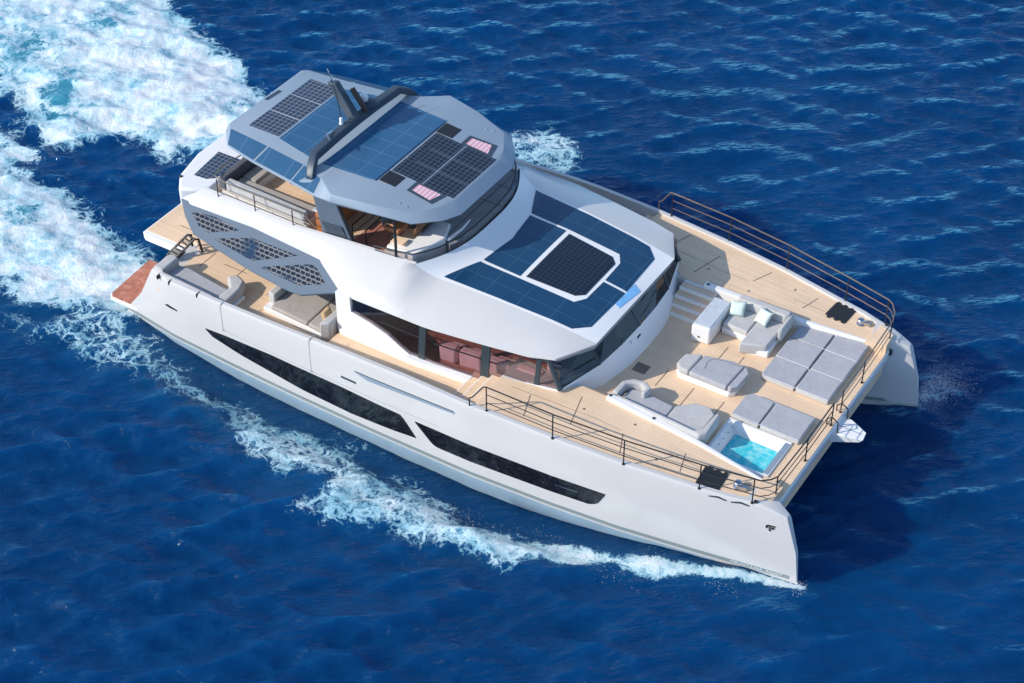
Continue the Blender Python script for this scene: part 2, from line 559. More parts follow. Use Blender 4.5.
hulls = []
for s in (1, -1):
    h = hull_mb(s).build('hull', M['white_dimmed_for_sun'], Y, smooth=True, angle=28, weld=True)
    hulls.append(h)
    skin_strip(.78, 23.75, lambda x: .215, lambda x: .335, s, n=120).build('boot_stripe', M['stripe'], h)
    # wet bottom paint below the white stripe
    b = MB()
    rows = []
    xs = [.9 + i * (21.6 - .9) / 60 for i in range(61)]
    for x in xs:
        yo = y_out(inv_hull_x(x, 0)); yc = .5 * (yo + y_in(x))
        rows.append([(x, -(yo - .022) * s, .105), (x, -(yo - .05) * s, -.1), (x, -(yo - .24) * s, -.76), (x, -(yc + (yo - yc) * .35) * s, -1.22), (x, -(yo - .5) * s, -.6), (x, -(yo - .2) * s, .0)])
    vs = [p for r in rows for p in r]
    fs = []
    for i in range(60):
        for k in range(6):
            q = (i * 6 + k, (i + 1) * 6 + k, (i + 1) * 6 + (k + 1) % 6, i * 6 + (k + 1) % 6)
            fs.append(q if s > 0 else tuple(reversed(q)))
    b.add(vs, fs).build('bottom_paint', M['bottom'], h, smooth=True)
    # long hull windows
    skin_strip(4.45, 12.37, lin([4.45, 4.69, 5.87, 8.31, 10, 11.6, 12.37], [1.24, 1.06, .86, .62, .57, .66, .74]),
               lin([4.45, 5.25, 7.06, 9.7, 11.88, 12.37], [1.27, 1.36, 1.47, 1.48, 1.41, .76]), s, off=.010).build('hull_window', M['hullglass'], h)
    skin_strip(12.36, 18.47, lin([12.36, 12.92, 13.1, 15.2, 17.1, 17.97, 18.24, 18.47], [1.36, .8, .73, .75, .78, .79, .9, 1.35]),
               lin([12.36, 18.47], [1.40, 1.385]), s, off=.010).build('hull_window', M['hullglass'], h)
    skin_strip(16.95, 17.65, lin([16.95, 17.65], [1.08, 1.10]), lin([16.95, 17.65], [1.105, 1.125]), s, off=.016, n=6).build('handrail', M['steel'], h)
    # folding bulwark gates, slots and vents in the topsides
    for gx in (5.2, 8.62):
        g = MB()
        for za_, zb_ in ((1.62, gz(gx) - .02),):
            yo = y_out(gx)
            g.add([(gx, -(yo + .004) * s, za_), (gx + .02, -(yo + .004) * s, za_), (gx + .02, -(yo + .004) * s, zb_), (gx, -(yo + .004) * s, zb_)], [(0, 1, 2, 3)])
            g.box(gx - .012, gx + .047, min(-(yo + .016) * s, -(yo - .02) * s), max(-(yo + .016) * s, -(yo - .02) * s), za_ - .07, za_ - .01)
            g.box(gx, gx + .03, min(-(yo + .003) * s, -(yo - .3) * s), max(-(yo + .003) * s, -(yo - .3) * s), zb_ + .022, zb_ + .032)
        g.build('gate_seam', M['seamgrey'], h)
    seam = skin_strip(5.2, 13.2, lambda x: 1.565 + .02 * (x - 5.2) / 8, lambda x: 1.577 + .02 * (x - 5.2) / 8, s, off=.003, t=.02, n=30)
    seam.build('bulwark_fold_line', M['hardtop'], h)
    skin_strip(2.75, 3.3, lin([2.75, 3.3], [1.38, 1.40]), lin([2.75, 2.9, 3.3], [1.40, 1.50, 1.45]), s, off=.006, n=8).build('exhaust_slot', M['black'], h)
    skin_strip(9.75, 10.3, lin([9.75, 10.3], [1.86, 1.86]), lin([9.75, 10.3], [1.94, 1.94]), s, off=.006, n=8).build('vent', M['arch'], h)
    skin_strip(10.25, 13.75, lin([10.25, 10.7, 13.75], [2.34, 2.20, 2.34]), lin([10.25, 13.75], [2.36, 2.43]), s, off=.004, n=30).build('bulwark_recess', M['hardtop'], h)
    skin_strip(10.3, 13.7, lin([10.3, 13.7], [2.35, 2.42]), lin([10.3, 13.7], [2.375, 2.445]), s, off=.012, n=30).build('painted_recess_shadow', M['arch'], h)  # dark strip on the skin, painted in as shade inside the recess
    for fx in (2.6, 3.1, 4.25):
        MB().obox((fx, -(y_out(fx) - .09) * s, gz(fx) - .06), (1, 0, 0), .02, (0, 1, 0), .10, (0, 0, 1), .075).build('fender_hook', M['blackmetal'], h, bevel=.015)
    for fx in (21.35, 21.95):
        skin_strip(fx, fx + .48, lin([fx, fx + .24, fx + .48], [gz(fx) - .13, gz(fx) - .09, gz(fx) - .13]), lin([fx, fx + .24, fx + .48], [gz(fx) - .10, gz(fx) - .05, gz(fx) - .1]), s, off=.012, n=10).build('fairlead', M['arch'], h)
    MB().lathe((22.55, -4.33 * s, gz(22.55)), [(.05, -.01), (.06, .03), (.02, .05)], 12).build('bow_light', M['black'], h)

# inner-face stripe with lettering field on the port bow, lettering on the starboard bow
skin_strip(20.9, 23.7, lambda x: .22, lambda x: .345, -1, off=.006, inner=True, n=30).build('boot_stripe', M['stripe'], hulls[1])
skin_strip(20.9, 23.7, lambda x: .22, lambda x: .345, 1, off=.006, inner=True, n=30).build('boot_stripe', M['stripe'], hulls[0])
def text_on(parent, txt, origin, xdir, zdir, size, name, mat, ex=.004, sx=1.0):
    cu = bpy.data.curves.new(name, 'FONT')
    cu.body = txt
    cu.size = size
    cu.extrude = ex
    cu.space_character = 1.12
    cu.align_x = 'LEFT'
    tmp = bpy.data.objects.new(name, cu)
    o = bpy.data.objects.new(name, bpy.data.meshes.new_from_object(tmp))
    bpy.data.objects.remove(tmp)
    COL.objects.link(o)
    o.data.materials.clear()
    o.data.materials.append(mat)
    X = Vector(xdir).normalized(); Zv = Vector(zdir); Zv = (Zv - X * Zv.dot(X)).normalized(); N = X.cross(Zv)
    o.parent = parent
    mw = Matrix((X * sx, Zv, N)).transposed().to_4x4()
    mw.translation = Vector(origin) - worldloc(parent)
    o.matrix_local = mw
    return o
def tp(X, z, off, s=1):
    xi = inv_hull_x(X, z)
    return Vector((X, -(y_out(xi) + off) * s, z))
for (w0, w1, wtxt) in ((22.12, 23.02, 'FOUNTAINE'), (23.12, 23.66, 'PAJOT')):
    a, b = tp(w0, .243, .015), tp(w1, .243, .015)
    text_on(hulls[0], wtxt, a, b - a, (0, 0, 1), .108, 'lettering', M['text'], sx=1.38)
    a, b = tp(23.66 - (w0 - 22.12), .243, .015, -1), tp(23.66 - (w1 - 22.12), .243, .015, -1)
    text_on(hulls[1], wtxt, a, b - a, (0, 0, 1), .108, 'lettering', M['text'], sx=1.38)
# small curled monogram near each stem
for s, h in ((1, hulls[0]), (-1, hulls[1])):
    e = MB()
    def P2(u, v): return tp(23.06 + u * .72, 1.89 + v * .78, .012, s)
    for pl in ([(-.17, .10), (-.10, .14), (.18, .14), (.16, .09), (-.06, .09), (-.10, .06), (-.12, -.02), (-.17, -.02)],
               [(-.05, .055), (.15, .055), (.14, .0), (.06, -.03), (.05, .01), (.0, .01), (-.02, -.02), (-.05, -.02)],
               [(-.05, -.05), (.02, -.04), (.03, -.10), (-.02, -.13), (-.05, -.09)]):
        pts = [P2(*p) for p in pl]
        e.slab(pts if s > 0 else list(reversed(pts)), (0, -s, 0), .016)
    e.build('emblem', M['black'], h)

# ------------------------------------------------------------------ bridge deck, decks and floors
MB().box(1.6, 22.3, -3.0, 3.0, 1.15, 1.5).build('bridge_deck', M['gel'], Y, bevel=.1)
fb = MB()   # forward beam: raked front face
fb.add([(x, y, z) for y in (-3.75, 3.75) for (x, z) in ((22.2, 1.35), (22.75, 1.5), (22.98, 1.95), (22.98, 2.25), (22.3, 2.25))],
       [(0, 1, 2, 3, 4), (9, 8, 7, 6, 5)] + [(i, 5 + i, 5 + (i + 1) % 5, (i + 1) % 5) for i in range(5)])
fb.build('forward_beam', M['gel'], Y, bevel=.04)
# lounge floor in pieces round the tub
fl = MB()
T0, T1, TY0, TY1 = 20.36, 22.28, -3.10, -1.50
fl.prism([(15.6, -2.92), (T0, -3.11), (T0, 3.11), (15.6, 2.92)], 1.52, LF)
fl.prism([(T0, TY1), (22.94, TY1), (22.94, 3.42), (22.6, 3.40), (T0, 3.11)], 1.52, LF)
fl.prism([(T1, -3.40), (22.94, -3.42), (22.94, TY1), (T1, TY1)], 1.52, LF)
fl.prism([(T0, -3.11), (T1, -3.37), (T1, TY0), (T0, TY0)], 1.52, LF)
def dark_line(mb, p, q, z, wd=.028, h=.004):
    a, b = Vector((p[0], p[1])), Vector((q[0], q[1]))
    d = (b - a).normalized(); n = Vector((-d.y, d.x)) * wd / 2
    zf = z if callable(z) else (lambda x, y: z)
    pts = [a + n, b + n, b - n, a - n]
    mb.prism([(p_.x, p_.y) for p_ in reversed(pts)], lambda x, y: zf(x, y) - .01, lambda x, y: zf(x, y) + h)
dl = fl; dl.cur = 1
for p, q in (((18.9, 1.25), (18.9, .45)), ((19.5, 1.1), (19.5, .5)), ((18.9, -.9), (18.9, -1.9)), ((19.9, -.95), (19.9, -1.6)), ((17.9, -1.4), (17.9, -.6))):
    dark_line(dl, p, q, LF)
fl.build('lounge_deck', [M['teak'], M['caulk']], Y)

# side decks, walkways, cockpit
for s in (1, -1):
    xs = [14.24, 14.6, 15.2, 15.9, 16.1, 16.4, 16.8, 17.2, 18, 18.9, 20, 21.05, 22, 22.5, 22.84]
    inner = lambda x: I(x, [13.58, 14.6, 15.2, 15.93, 16.1, 16.4, 17.25, 17.26, 20.3, 22.3, 22.84], [4.0, 3.85, 3.72, 3.5, 3.2, 2.95, 2.93, 2.98, 3.18, 3.44, 3.5])
    outer = lambda x: y_out(inv_hull_x(x, 2.5)) - (.22 if x < 20 else I(x, [20, 22, 22.84], [.22, .24, .30]))
    vs, fs = [], []
    for x in xs:
        for yy in (inner(x), outer(x)):
            for dz in (0.0, -.03):
                vs.append((x, -yy * s, sdz(x) + dz))
    for i in range(len(xs) - 1):
        a, b = i * 4, i * 4 + 4
        for (p, q) in ((0, 2), (2, 3), (3, 1), (1, 0)):
            f = (a + p, a + q, b + q, b + p)
            fs.append(f if s < 0 else tuple(reversed(f)))
    fs += [(0, 1, 3, 2), tuple(len(vs) - 4 + k for k in (0, 2, 3, 1))]
    sdm = MB().add(vs, fs)
    # solid side deck body between the saloon front and the coaming end
    MB().prism([(15.2, -3.75 * s), (16.05, -3.3 * s), (16.4, -2.94 * s), (17.22, -2.92 * s), (17.22, -3.6 * s), (15.2, -4.3 * s)][::(1 if s < 0 else -1)], 1.5, lambda x, y: sdz(x) - .035).build('deck_support', M['gel'], Y)
    # coaming: tapering white wall between the sunken lounge and the side deck
    c = MB()
    cx = [17.22, 18, 19, 20.3, 21.5, 22.3]
    vs, fs = [], []
    for x in cx:
        yi = y_coam(x) - .1
        top = sdz(x) + I(x, [17.2, 19, 22.3], [.12, .08, .012])
        wc = I(x, [17.2, 22.3], [.22, .11])
        for (yy, z) in ((yi, 1.6), (yi, top), (yi + wc, top), (yi + wc, 1.6)):
            vs.append((x, -yy * s, z))
    for i in range(len(cx) - 1):
        for k in range(3):
            f = (i * 4 + k, i * 4 + 4 + k, i * 4 + 5 + k, i * 4 + 1 + k)
            fs.append(f if s > 0 else tuple(reversed(f)))
    fs += [(0, 1, 2, 3), tuple(len(vs) - 1 - k for k in range(4))]
    co = c.add(vs, fs).build('coaming', M['gel'], Y, bevel=.03)
    for x in (17.3, 18.75):
        MB().lathe((x, -(y_coam(x)) * s, sdz(x) + I(x, [17.2, 19, 22.3], [.12, .08, .012])), [(.05, -.01), (.05, .012), (.03, .016)], 12).build('deck_filler', M['arch'], co)
    # seams and small fittings on the side deck
    d2 = sdm; d2.cur = 1
    zf = lambda x, y: sdz(x)
    for (x0, y0, x1, y1) in ((15.35, 4.1, 15.65, 4.95), (16.6, 3.35, 16.9, 4.5), (18.3, 4.0, 18.6, 4.7), (20.1, 3.7, 20.3, 4.4), (14.75, 4.1, 17.3, 3.9), (17.3, 3.9, 20.7, 3.95)):
        if y0 - y1 > .15 or x1 - x0 > 1:
            dark_line(d2, (x0, -y0 * s), (x1, -y1 * s), zf, .014)
        else:
            dark_line(d2, (x0, -y0 * s), (x1, -y1 * s), zf, .028)
    d2.build('side_deck', [M['teak'], M['caulk']], Y)
    for (x, yy) in ((16.9, 3.75), (19.55, 4.35), (18.4, 3.5)):
        MB().lathe((x, -yy * s, sdz(x)), [(.04, -.01), (.04, .006), (.02, .009)], 12).build('deck_filler', M['caulk'], Y)
    # walkway + steps up
    MB().prism([(8.7, -5.36 * s), (13.6, -5.34 * s), (13.6, -3.95 * s), (8.7, -4.0 * s)][::(1 if s > 0 else -1)], 1.6, 2.16).build('side_walkway', M['teak'], Y)
    for k in range(3):
        x0 = 13.22 + .34 * k
        zt = 2.16 + (sdz(14.2) - 2.16) * (k + 1) / 4
        MB().box(x0, 14.3, *sorted((-5.33 * s, -3.7 * s)), 1.7, zt).build('step', M['gel'], Y)
        MB().box(x0 + .03, x0 + .36, *sorted((-5.32 * s, -3.72 * s)), zt - .05, zt + .012).build('step_tread', M['teak'], Y)
    # bow cap of teak and gate plate
    MB().prism([(22.30, -3.30 * s), (22.93, -3.43 * s), (22.90, -4.0 * s), (22.62, -4.16 * s), (22.42, -4.22 * s)][::(1 if s > 0 else -1)], 2.2, lambda x, y: 2.60).build('bow_step', M['teak'], Y)
    # hatch with a black mat, windlass
    hz = sdz(21.1)
    hp = [(20.78, 3.83), (21.46, 3.80), (21.50, 4.48), (20.84, 4.52)]
    zfh = lambda x, y: sdz(x)
    ho_ = MB().prism([(p[0], -p[1] * s) for p in hp][::(1 if s < 0 else -1)], lambda x, y: sdz(x) - .02, lambda x, y: sdz(x) + .03).build('deck_hatch', M['black'], Y, bevel=.012)
    for u in (.15, .5, .85):
        for yy in (3.79, 4.53):
            MB().obox((20.82 + .66 * u, -yy * s, hz + .02), (1, 0, 0), .05, (0, 1, 0), .04, (0, 0, 1), .022).build('hatch_hinge', M['black'], ho_)
    wl_ = MB()
    wl_.lathe((21.86, -4.02 * s, sdz(21.9)), [(.13, -.01), (.13, .03), (.08, .06), (.07, .13), (.11, .16), (.09, .19), (.03, .2)], 16)
    wl_.obox((22.02, -4.05 * s, sdz(21.9) + .06), (1, .2, 0), .12, (-.2, 1, 0), .05, (0, 0, 1), .07)
    wl_.build('windlass', M['steel'], Y, smooth=True)

# cockpit floor aft, bulwark inner lining is the hull's own lip
d3 = MB().prism([(2.45, -5.3), (8.72, -5.36), (8.72, 5.36), (2.45, 5.3), (2.45, 3.2), (1.55, 2.6), (1.55, -2.6), (2.45, -3.2)], 1.5, 1.93)
d3.cur = 1
for p, q in (((3.5, -3.3), (4.4, -3.3)), ((4.2, -2.6), (4.2, -3.6)), ((5.6, -2.3), (5.6, -3.8)), ((2.9, -3.0), (2.9, -3.8))):
    dark_line(d3, p, q, 1.93)
d3.build('cockpit_deck', [M['teak'], M['caulk']], Y)
# swim platforms
for s in (1, -1):
    sp = MB().prism([(-.12, -3.0 * s), (.9, -3.0 * s), (1.3, -5.2 * s), (.15, -5.19 * s), (.02, -5.05 * s)][::(1 if s > 0 else -1)], .30, .43)
    sp = sp.build('transom_step', M['gel'], Y, bevel=.03)
    MB().prism([(-.08, -3.05 * s), (.9, -3.05 * s), (1.25, -5.12 * s), (.18, -5.14 * s), (.05, -5.0 * s)][::(1 if s > 0 else -1)], .41, .452).build('wet_teak', M['wetteak'], sp)
pf = MB().prism([(-1.05, -2.22), (-.9, -2.30), (1.55, -2.28), (1.55, 2.28), (-.9, 2.30), (-1.05, 2.22)], .42, .69).build('swim_platform', M['gel'], Y, bevel=.03)
d4 = MB().prism([(-.98, -2.1), (1.5, -2.1), (1.5, 2.1), (-.98, 2.1)], .66, .706)
d4.cur = 1
dark_line(d4, (-.2, -1.3), (.9, -1.3), .706); dark_line(d4, (.3, -.6), (.9, -.6), .706); dark_line(d4, (.3, -1.9), (.9, -1.9), .706)
d4.build('platform_teak', [M['teak'], M['caulk']], pf)
for k in range(3):
    MB().box(1.55 - .0, 1.56 + .25 * (3 - k), -2.4, 2.4, .7 + .33 * k - .1, .7 + .33 * (k + 1)).build('stern_step', M['gel'], Y)
# folding gangway / stern rail at the gap between platform and hull
g = MB()
A_, B_ = Vector((2.05, -4.0, 1.98)), Vector((2.42, -3.36, 2.52))
sx_ = Vector((-.34, .05, 0))
for q in (Vector((0, 0, 0)), sx_):
    g.tube([A_ + q, B_ + q, B_ + q + Vector((.06, .10, -.05)), Vector((2.5, -3.18, 1.93)) + q * 1.4], .04, 8)
for u in (.02, .2, .36, .52, .68, .84, 1.0):
    g.tube([A_.lerp(B_, u), A_.lerp(B_, u) + sx_], .032, 6)
g.obox(A_ + sx_ * .5 + Vector((.06, .1, .02)), (1, 0, 0), .19, (.5, .64, .64), .30, (0, -.6, .6), .045)
g.build('stern_gangway', M['black'], Y)

# ------------------------------------------------------------------ bowsprit platform
bs = MB()
top = [(22.90, .52), (23.25, .48), (23.80, .20), (23.84, -.14), (22.95, -.34)]
bs.add([(x, y, 2.12) for x, y in top] + [(x, y, 1.93) for x, y in top[:2]] + [(23.70, .16, 1.97), (23.74, -.12, 1.97), (22.95, -.32, 1.75)],
       [(4, 3, 2, 1, 0), (5, 6, 7, 8, 9)] + [(i, (i + 1) % 5, 5 + (i + 1) % 5, 5 + i) for i in range(5)])
b_ = bs.build('anchor_platform', M['gel'], Y, bevel=.02, weld=True)
MB().box(23.0, 23.7, .05, .075, 2.12, 2.128).build('platform_joint', M['hardtop'], b_)
for yy in (.42, -.25):
    MB().tube([(22.75, yy, 2.3), (22.75, yy, 2.5), (22.88, yy, 2.62), (23.08, yy, 2.5), (23.1, yy, 2.13)], .02, 8).build('boarding_handle', M['blackmetal'], b_)
MB().tube([(22.88, 3.72, 2.2), (22.7, 2.9, 1.4), (22.0, 2.7, 1.0)], .028, 8).build('bridle_line', M['black'], Y)
MB().lathe((22.98, 3.72, 2.12), [(.05, -.05), (.07, 0), (.07, .1), (.03, .14)], 12).build('bow_cleat', M['black'], Y)

# ------------------------------------------------------------------ saloon house, coach roof
def y_eave(x): return I(x, [2.1, 2.6, 5, 7.6, 8.2, 8.7, 9.3, 11.9, 13.5, 15.0, 15.76, 16.42], [3.42, 3.5, 3.45, 3.54, 3.85, 4.11, 4.21, 4.18, 3.95, 3.70, 3.46, 2.33])
def z_eave(x): return I(x, [2, 5, 7.6, 8.2, 8.7, 9.3, 12, 15, 16.42], [4.02, 4.06, 4.0, 3.85, 3.74, 3.71, 3.74, 3.76, 3.84])
def x_ws(t):  return 11.40 - .80 * min(1.0, abs(t)) ** 3                 # foot of the flybridge windscreen; t = y / 2.85
def y_sh(x): return I(x, [2, 3, 6.5, 10.6, 11.0, 11.36, 12, 14, 15.7, 16.42], [3.0, 3.05, 3.1, 2.86, 2.76, 2.68, 2.62, 2.48, 2.36, 2.30])
def z_base(x): return I(x, [10, 11.3, 13.3, 15.0, 15.8, 16.42], [4.32, 4.27, 4.19, 4.06, 3.95, 3.85])
def z_roof(x, y):
    t = min(1.0, abs(y) / max(.1, y_sh(x)))
    d = max(0.0, 1 - max(0.0, x - x_ws(t)) / .85)
    return z_base(x) + .09 * (1 - t * t) * I(x, [11, 12, 16.0, 16.42], [.6, 1, .7, 0]) + .33 * d * d
def z_sh(x): return I(x, [2, 6.5, 9, 10.6], [4.40, 4.46, 4.58, 4.63]) if x < 10.6 else z_roof(x, y_sh(x))

roof = MB()
for s in (1, -1):
    xs = [2.1, 2.3, 2.6, 3.5, 5, 6.5, 7.2, 7.6, 7.9, 8.2, 8.45, 8.7, 9.0, 9.3, 9.6, 10.2, 10.6, 10.8, 11, 11.2, 11.4, 11.7, 12, 12.6, 13.3, 14, 15, 15.4, 15.76, 16.1, 16.42]
    rows = []
    for x in xs:
        ye, ze, ys, zs = y_eave(x), z_eave(x), y_sh(x), z_sh(x)
        ys = min(ys, ye - .02)
        row = [(ye - .12, ze - .14), (ye, ze - .05), (ye - .012, ze)]
        for u in (.25, .5, .75, 1.0):
            row.append((ye + (ys - ye) * u, ze + (zs - ze) * (1 - (1 - u) ** 1.25)))
        rows.append([(x, -yy * s, z) for yy, z in row])
    n = len(rows[0])
    fs = []
    for i in range(len(rows) - 1):
        for k in range(n - 1):
            f = (i * n + k, (i + 1) * n + k, (i + 1) * n + k + 1, i * n + k + 1)
            fs.append(f if s > 0 else tuple(reversed(f)))
    roof.add([p for r in rows for p in r], fs)
roof.cur = 1
# middle of the roof, forward of the windscreen
def mid(u, v):
    t = -1 + 2 * v
    x0, x1 = x_ws(t), 16.42
    uu = u ** 1.5
    x = x0 + (x1 - x0) * uu
    # line of constant t
    return (x, t * y_sh(x), z_roof(x, t * y_sh(x)))
roof.grid(mid, 44, 40)
# front eave fascia
roof.add([(16.42, -2.33, 3.84), (16.42, 2.33, 3.84), (16.36, 2.22, 3.70), (16.36, -2.22, 3.70)], [(0, 1, 2, 3)])
coach = roof.build('coach_roof', [M['white_dimmed_for_sun'], M['gel']], Y, smooth=True, angle=40, weld=True)  # sunlit shoulder painted darker than the flat top to even out their brightness
# eave underside / saloon ceiling
MB().prism([(2.3, -3.3), (8.6, -3.4), (9, -4.1), (12, -4.05), (13.5, -3.83), (15, -3.57), (15.70, -3.36), (16.34, -2.26), (16.34, 2.26), (15.70, 3.36), (15, 3.57), (13.5, 3.83), (12, 4.05), (9, 4.1), (8.6, 3.4), (2.3, 3.3)],
           3.58, 3.64).build('saloon_ceiling', M['hardtop'], Y)

# solar films on the coach roof
pan = [
    [(11.40, -2.54), (11.93, -1.42), (13.35, -1.40), (13.55, -2.42)],
    [(13.55, -2.42), (13.35, -1.40), (15.08, -1.33), (15.58, -2.26)],
    [(15.08, -1.33), (15.30, -.98), (15.98, -1.86), (15.58, -2.26)],
    [(15.30, -.98), (15.33, -.05), (16.06, -.05), (15.98, -1.86)],
    [(11.97, -1.30), (12.14, 0), (13.24, 0), (13.24, -1.30)],
    [(12.14, 0), (11.97, 1.30), (13.24, 1.30), (13.24, 0)],
]
pan += [[(x, -y) for x, y in reversed(q)] for q in pan[:4]]
for q in pan:
    MB().patch(list(reversed(q)), z_roof, .012, .02).build('solar_panel', M['solar'], coach)
dk = [[(13.40, -1.22), (13.40, 0), (15.05, 0), (14.98, -1.08)], [(14.98, -1.08), (15.05, 0), (15.20, 0), (15.20, -.86)]]
for q in dk + [[(x, -y) for x, y in reversed(q)] for q in dk]:
    MB().patch(list(reversed(q)), z_roof, .014, .02).build('skylight', M['cells_dark'], coach)
MB().patch([(16.06, -.62), (16.22, -.66), (16.34, .36), (16.08, .48)], z_roof, .014, .02).build('blue_sticker', M['skyblue'], coach)

# saloon walls
def y_cab(x): return I(x, [8.6, 9, 12, 14, 15.93, 16.2], [4.22, 4.20, 4.12, 3.90, 3.58, 3.1])
wb_x = [9.16, 9.17, 9.86, 10.45, 10.85, 11.3, 11.67, 13.65, 14.31, 15.68, 15.95]
wb_z = [3.60, 3.12, 2.97, 2.77, 2.53, 2.29, 2.27, 2.30, 2.70, 2.79, 2.80]
for s in (1, -1):
    # wall below / aft of the glass
    w_ = MB()
    xs = [8.65, 9.0, 9.15] + wb_x
    xs = sorted(set(xs))
    rows = []
    for x in xs:
        zt = 3.68 if x < 9.165 else I(x, wb_x, wb_z)
        zb = 1.6
        rows.append([(x, -y_cab(x) * s, zb), (x, -y_cab(x) * s, zt), (x, -(y_cab(x) - .12) * s, zt), (x, -(y_cab(x) - .12) * s, zb)])
    fs = []
    for i in range(len(rows) - 1):
        for k in range(3):
            f = (i * 4 + k, i * 4 + 4 + k, i * 4 + 5 + k, i * 4 + 1 + k)
            fs.append(f if s > 0 else tuple(reversed(f)))
    fs += [(0, 1, 2, 3), tuple(len(rows) * 4 - 1 - k for k in range(4))]
    sw = w_.add([p for r in rows for p in r], fs).build('saloon_wall', M['gel'], Y)
    # lower ledge along the walkway
    MB().prism([(8.75, -4.16 * s), (8.75, -4.30 * s), (11.5, -4.30 * s), (13.3, -4.14 * s), (13.3, -3.9 * s)][::(1 if s > 0 else -1)], 1.7, 2.34).build('wall_ledge', M['gel'], sw, bevel=.03)
    # glass
    gm = MB()
    rows = []
    gx = [9.17 + i * (15.93 - 9.17) / 80 for i in range(81)]
    for x in gx:
        rows.append([(x, -(y_cab(x) - .03) * s, I(x, wb_x, wb_z) - .01), (x, -(y_cab(x) - .20) * s, 3.70)])
    fs = []
    for i in range(80):
        f = (i * 2, i * 2 + 2, i * 2 + 3, i * 2 + 1)
        fs.append(f if s > 0 else tuple(reversed(f)))
    gm.add([p for r in rows for p in r], fs).build('side_window', M['glass'], Y)
    for (xa, xb) in ((11.48, 11.70), (13.52, 13.78), (15.2, 15.34)):
        q = [(xa, -(y_cab(xa) - .022) * s, I(xa, wb_x, wb_z) - .01), (xb, -(y_cab(xb) - .022) * s, I(xb, wb_x, wb_z) - .01), (xb, -(y_cab(xb) - .19) * s, 3.70), (xa, -(y_cab(xa) - .19) * s, 3.70)]
        MB().slab(q if s > 0 else q[::-1], (0, -s, .15), .06).build('window_pillar', M['pillar'], Y)
    MB().tube([(x, -(y_cab(x) - .32) * s, 2.85) for x in (9.9, 11, 12, 13, 14)], .02, 6).build('window_rail', M['pillar'], Y)
    # corner pillar of the windshield
    MB().tube([(15.52, -3.42 * s, 3.72), (15.98, -3.52 * s, 2.80)],   .085, 10).build('corner_pillar', M['pillar'], Y, smooth=True)
# windshield: wraps round the front
wf_bot = [(15.97, -3.54, 2.80), (16.42, -2.05, 2.86), (16.55, -1.0, 2.93), (16.58, 0, 2.95), (16.55, 1.0, 2.93), (16.42, 2.05, 2.86), (15.97, 3.54, 2.80)]
wf_top = [(15.48, -3.22, 3.70), (15.98, -2.1, 3.72), (16.04, -1.0, 3.73), (16.05, 0, 3.73), (16.04, 1.0, 3.73), (15.98, 2.1, 3.72), (15.48, 3.22, 3.70)]
MB().add(wf_bot + wf_top, [(i, i + 1, 8 + i, 7 + i) for i in range(6)]).build('windshield', M['glass_front'], Y)
for i in (1, 3, 5):
    MB().tube([wf_bot[i], wf_top[i]], .03, 6).build('windshield_mullion', M['arch'], Y)
wf_base = [(16.0, -3.56, 1.9), (16.80, -2.2, 1.9), (17.02, -1.0, 1.9), (17.06, 0, 1.9), (17.02, 1.0, 1.9), (16.80, 2.2, 1.9), (16.0, 3.56, 1.9)]
fw = MB().add(wf_base + wf_bot, [(i, i + 1, 8 + i, 7 + i) for i in range(6)])
fw.add(wf_bot + [(x - .2, y * .93, z) for x, y, z in wf_bot], [(i, i + 1, 8 + i, 7 + i) for i in range(6)])
fwo = fw.build('saloon_front', M['gel'], Y, smooth=True, angle=50, weld=True)
MB().tube([(16.78, -.62, 2.3), (16.62, -.62, 2.84)], .008, 5).build('door_seam', M['arch'], fwo)
MB().tube([(16.66, -.30, 2.72), (16.66, -.12, 2.74)], .035, 8).build('door_handle', M['black'], fwo)
MB().box(16.98, 17.4, -1.15, -.75, LF - .01, LF + .006).build('entrance_mat', M['caulk'], Y)
MB().prism([(8.6, -4.15), (16.5, -3.0), (16.5, 3.0), (8.6, 4.15)], 1.55, 1.82).build('saloon_floor', M['redfloor'], Y)
MB().box(8.62, 8.68, -4.1, 4.1, 1.8, 3.6).build('saloon_bulkhead', M['glass_front'], Y)

# port steps from lounge to side deck (four risers) and the starboard one
for k in range(4):
    y0 = 1.62 + .30 * k
    z1 = LF + (sdz(17) - LF) * (k + 1) / 4 - .004
    MB().box(16.55, 17.66, y0, 2.93, 1.6, z1).build('step', M['gel'], Y)
    MB().box(16.56, 17.65, y0 + .05, min(y0 + .31, 2.92), z1 - .05, z1 + .004).build('step_tread', M['teak'], Y)
MB().box(16.42, 17.2, -2.93, -2.70, 1.6, 2.52).build('step', M['teak'], Y)

# ------------------------------------------------------------------ hot tub
tub = MB()
def ring(m, a, b):   # a, b: (x0,x1,y0,y1,z) rectangles joined by a skin
    A = [(a[0], a[2], a[4]), (a[1], a[2], a[4]), (a[1], a[3], a[4]), (a[0], a[3], a[4])]
    B = [(b[0], b[2], b[4]), (b[1], b[2], b[4]), (b[1], b[3], b[4]), (b[0], b[3], b[4])]
    m.add(A + B, [(i, (i + 1) % 4, 4 + (i + 1) % 4, 4 + i) for i in range(4)])
R0 = (20.34, 22.30, -3.12, -1.48, 2.20); R1 = (20.34, 22.30, -3.12, -1.48, 2.335)
R2 = (20.44, 22.14, -3.02, -1.57, 2.335); R3 = (20.66, 22.06, -2.88, -1.72, 2.0); R4 = (20.85, 21.94, -2.80, -1.82, 1.62)
for p, q in ((R0, R1), (R1, R2), (R2, R3), (R3, R4)):
    ring(tub, p, q)
tub.add([(R4[0], R4[2], R4[4]), (R4[1], R4[2], R4[4]), (R4[1], R4[3], R4[4]), (R4[0], R4[3], R4[4])], [(0, 1, 2, 3)])
tubo = tub.build('hot_tub', M['gel'], Y, bevel=.02, weld=True)
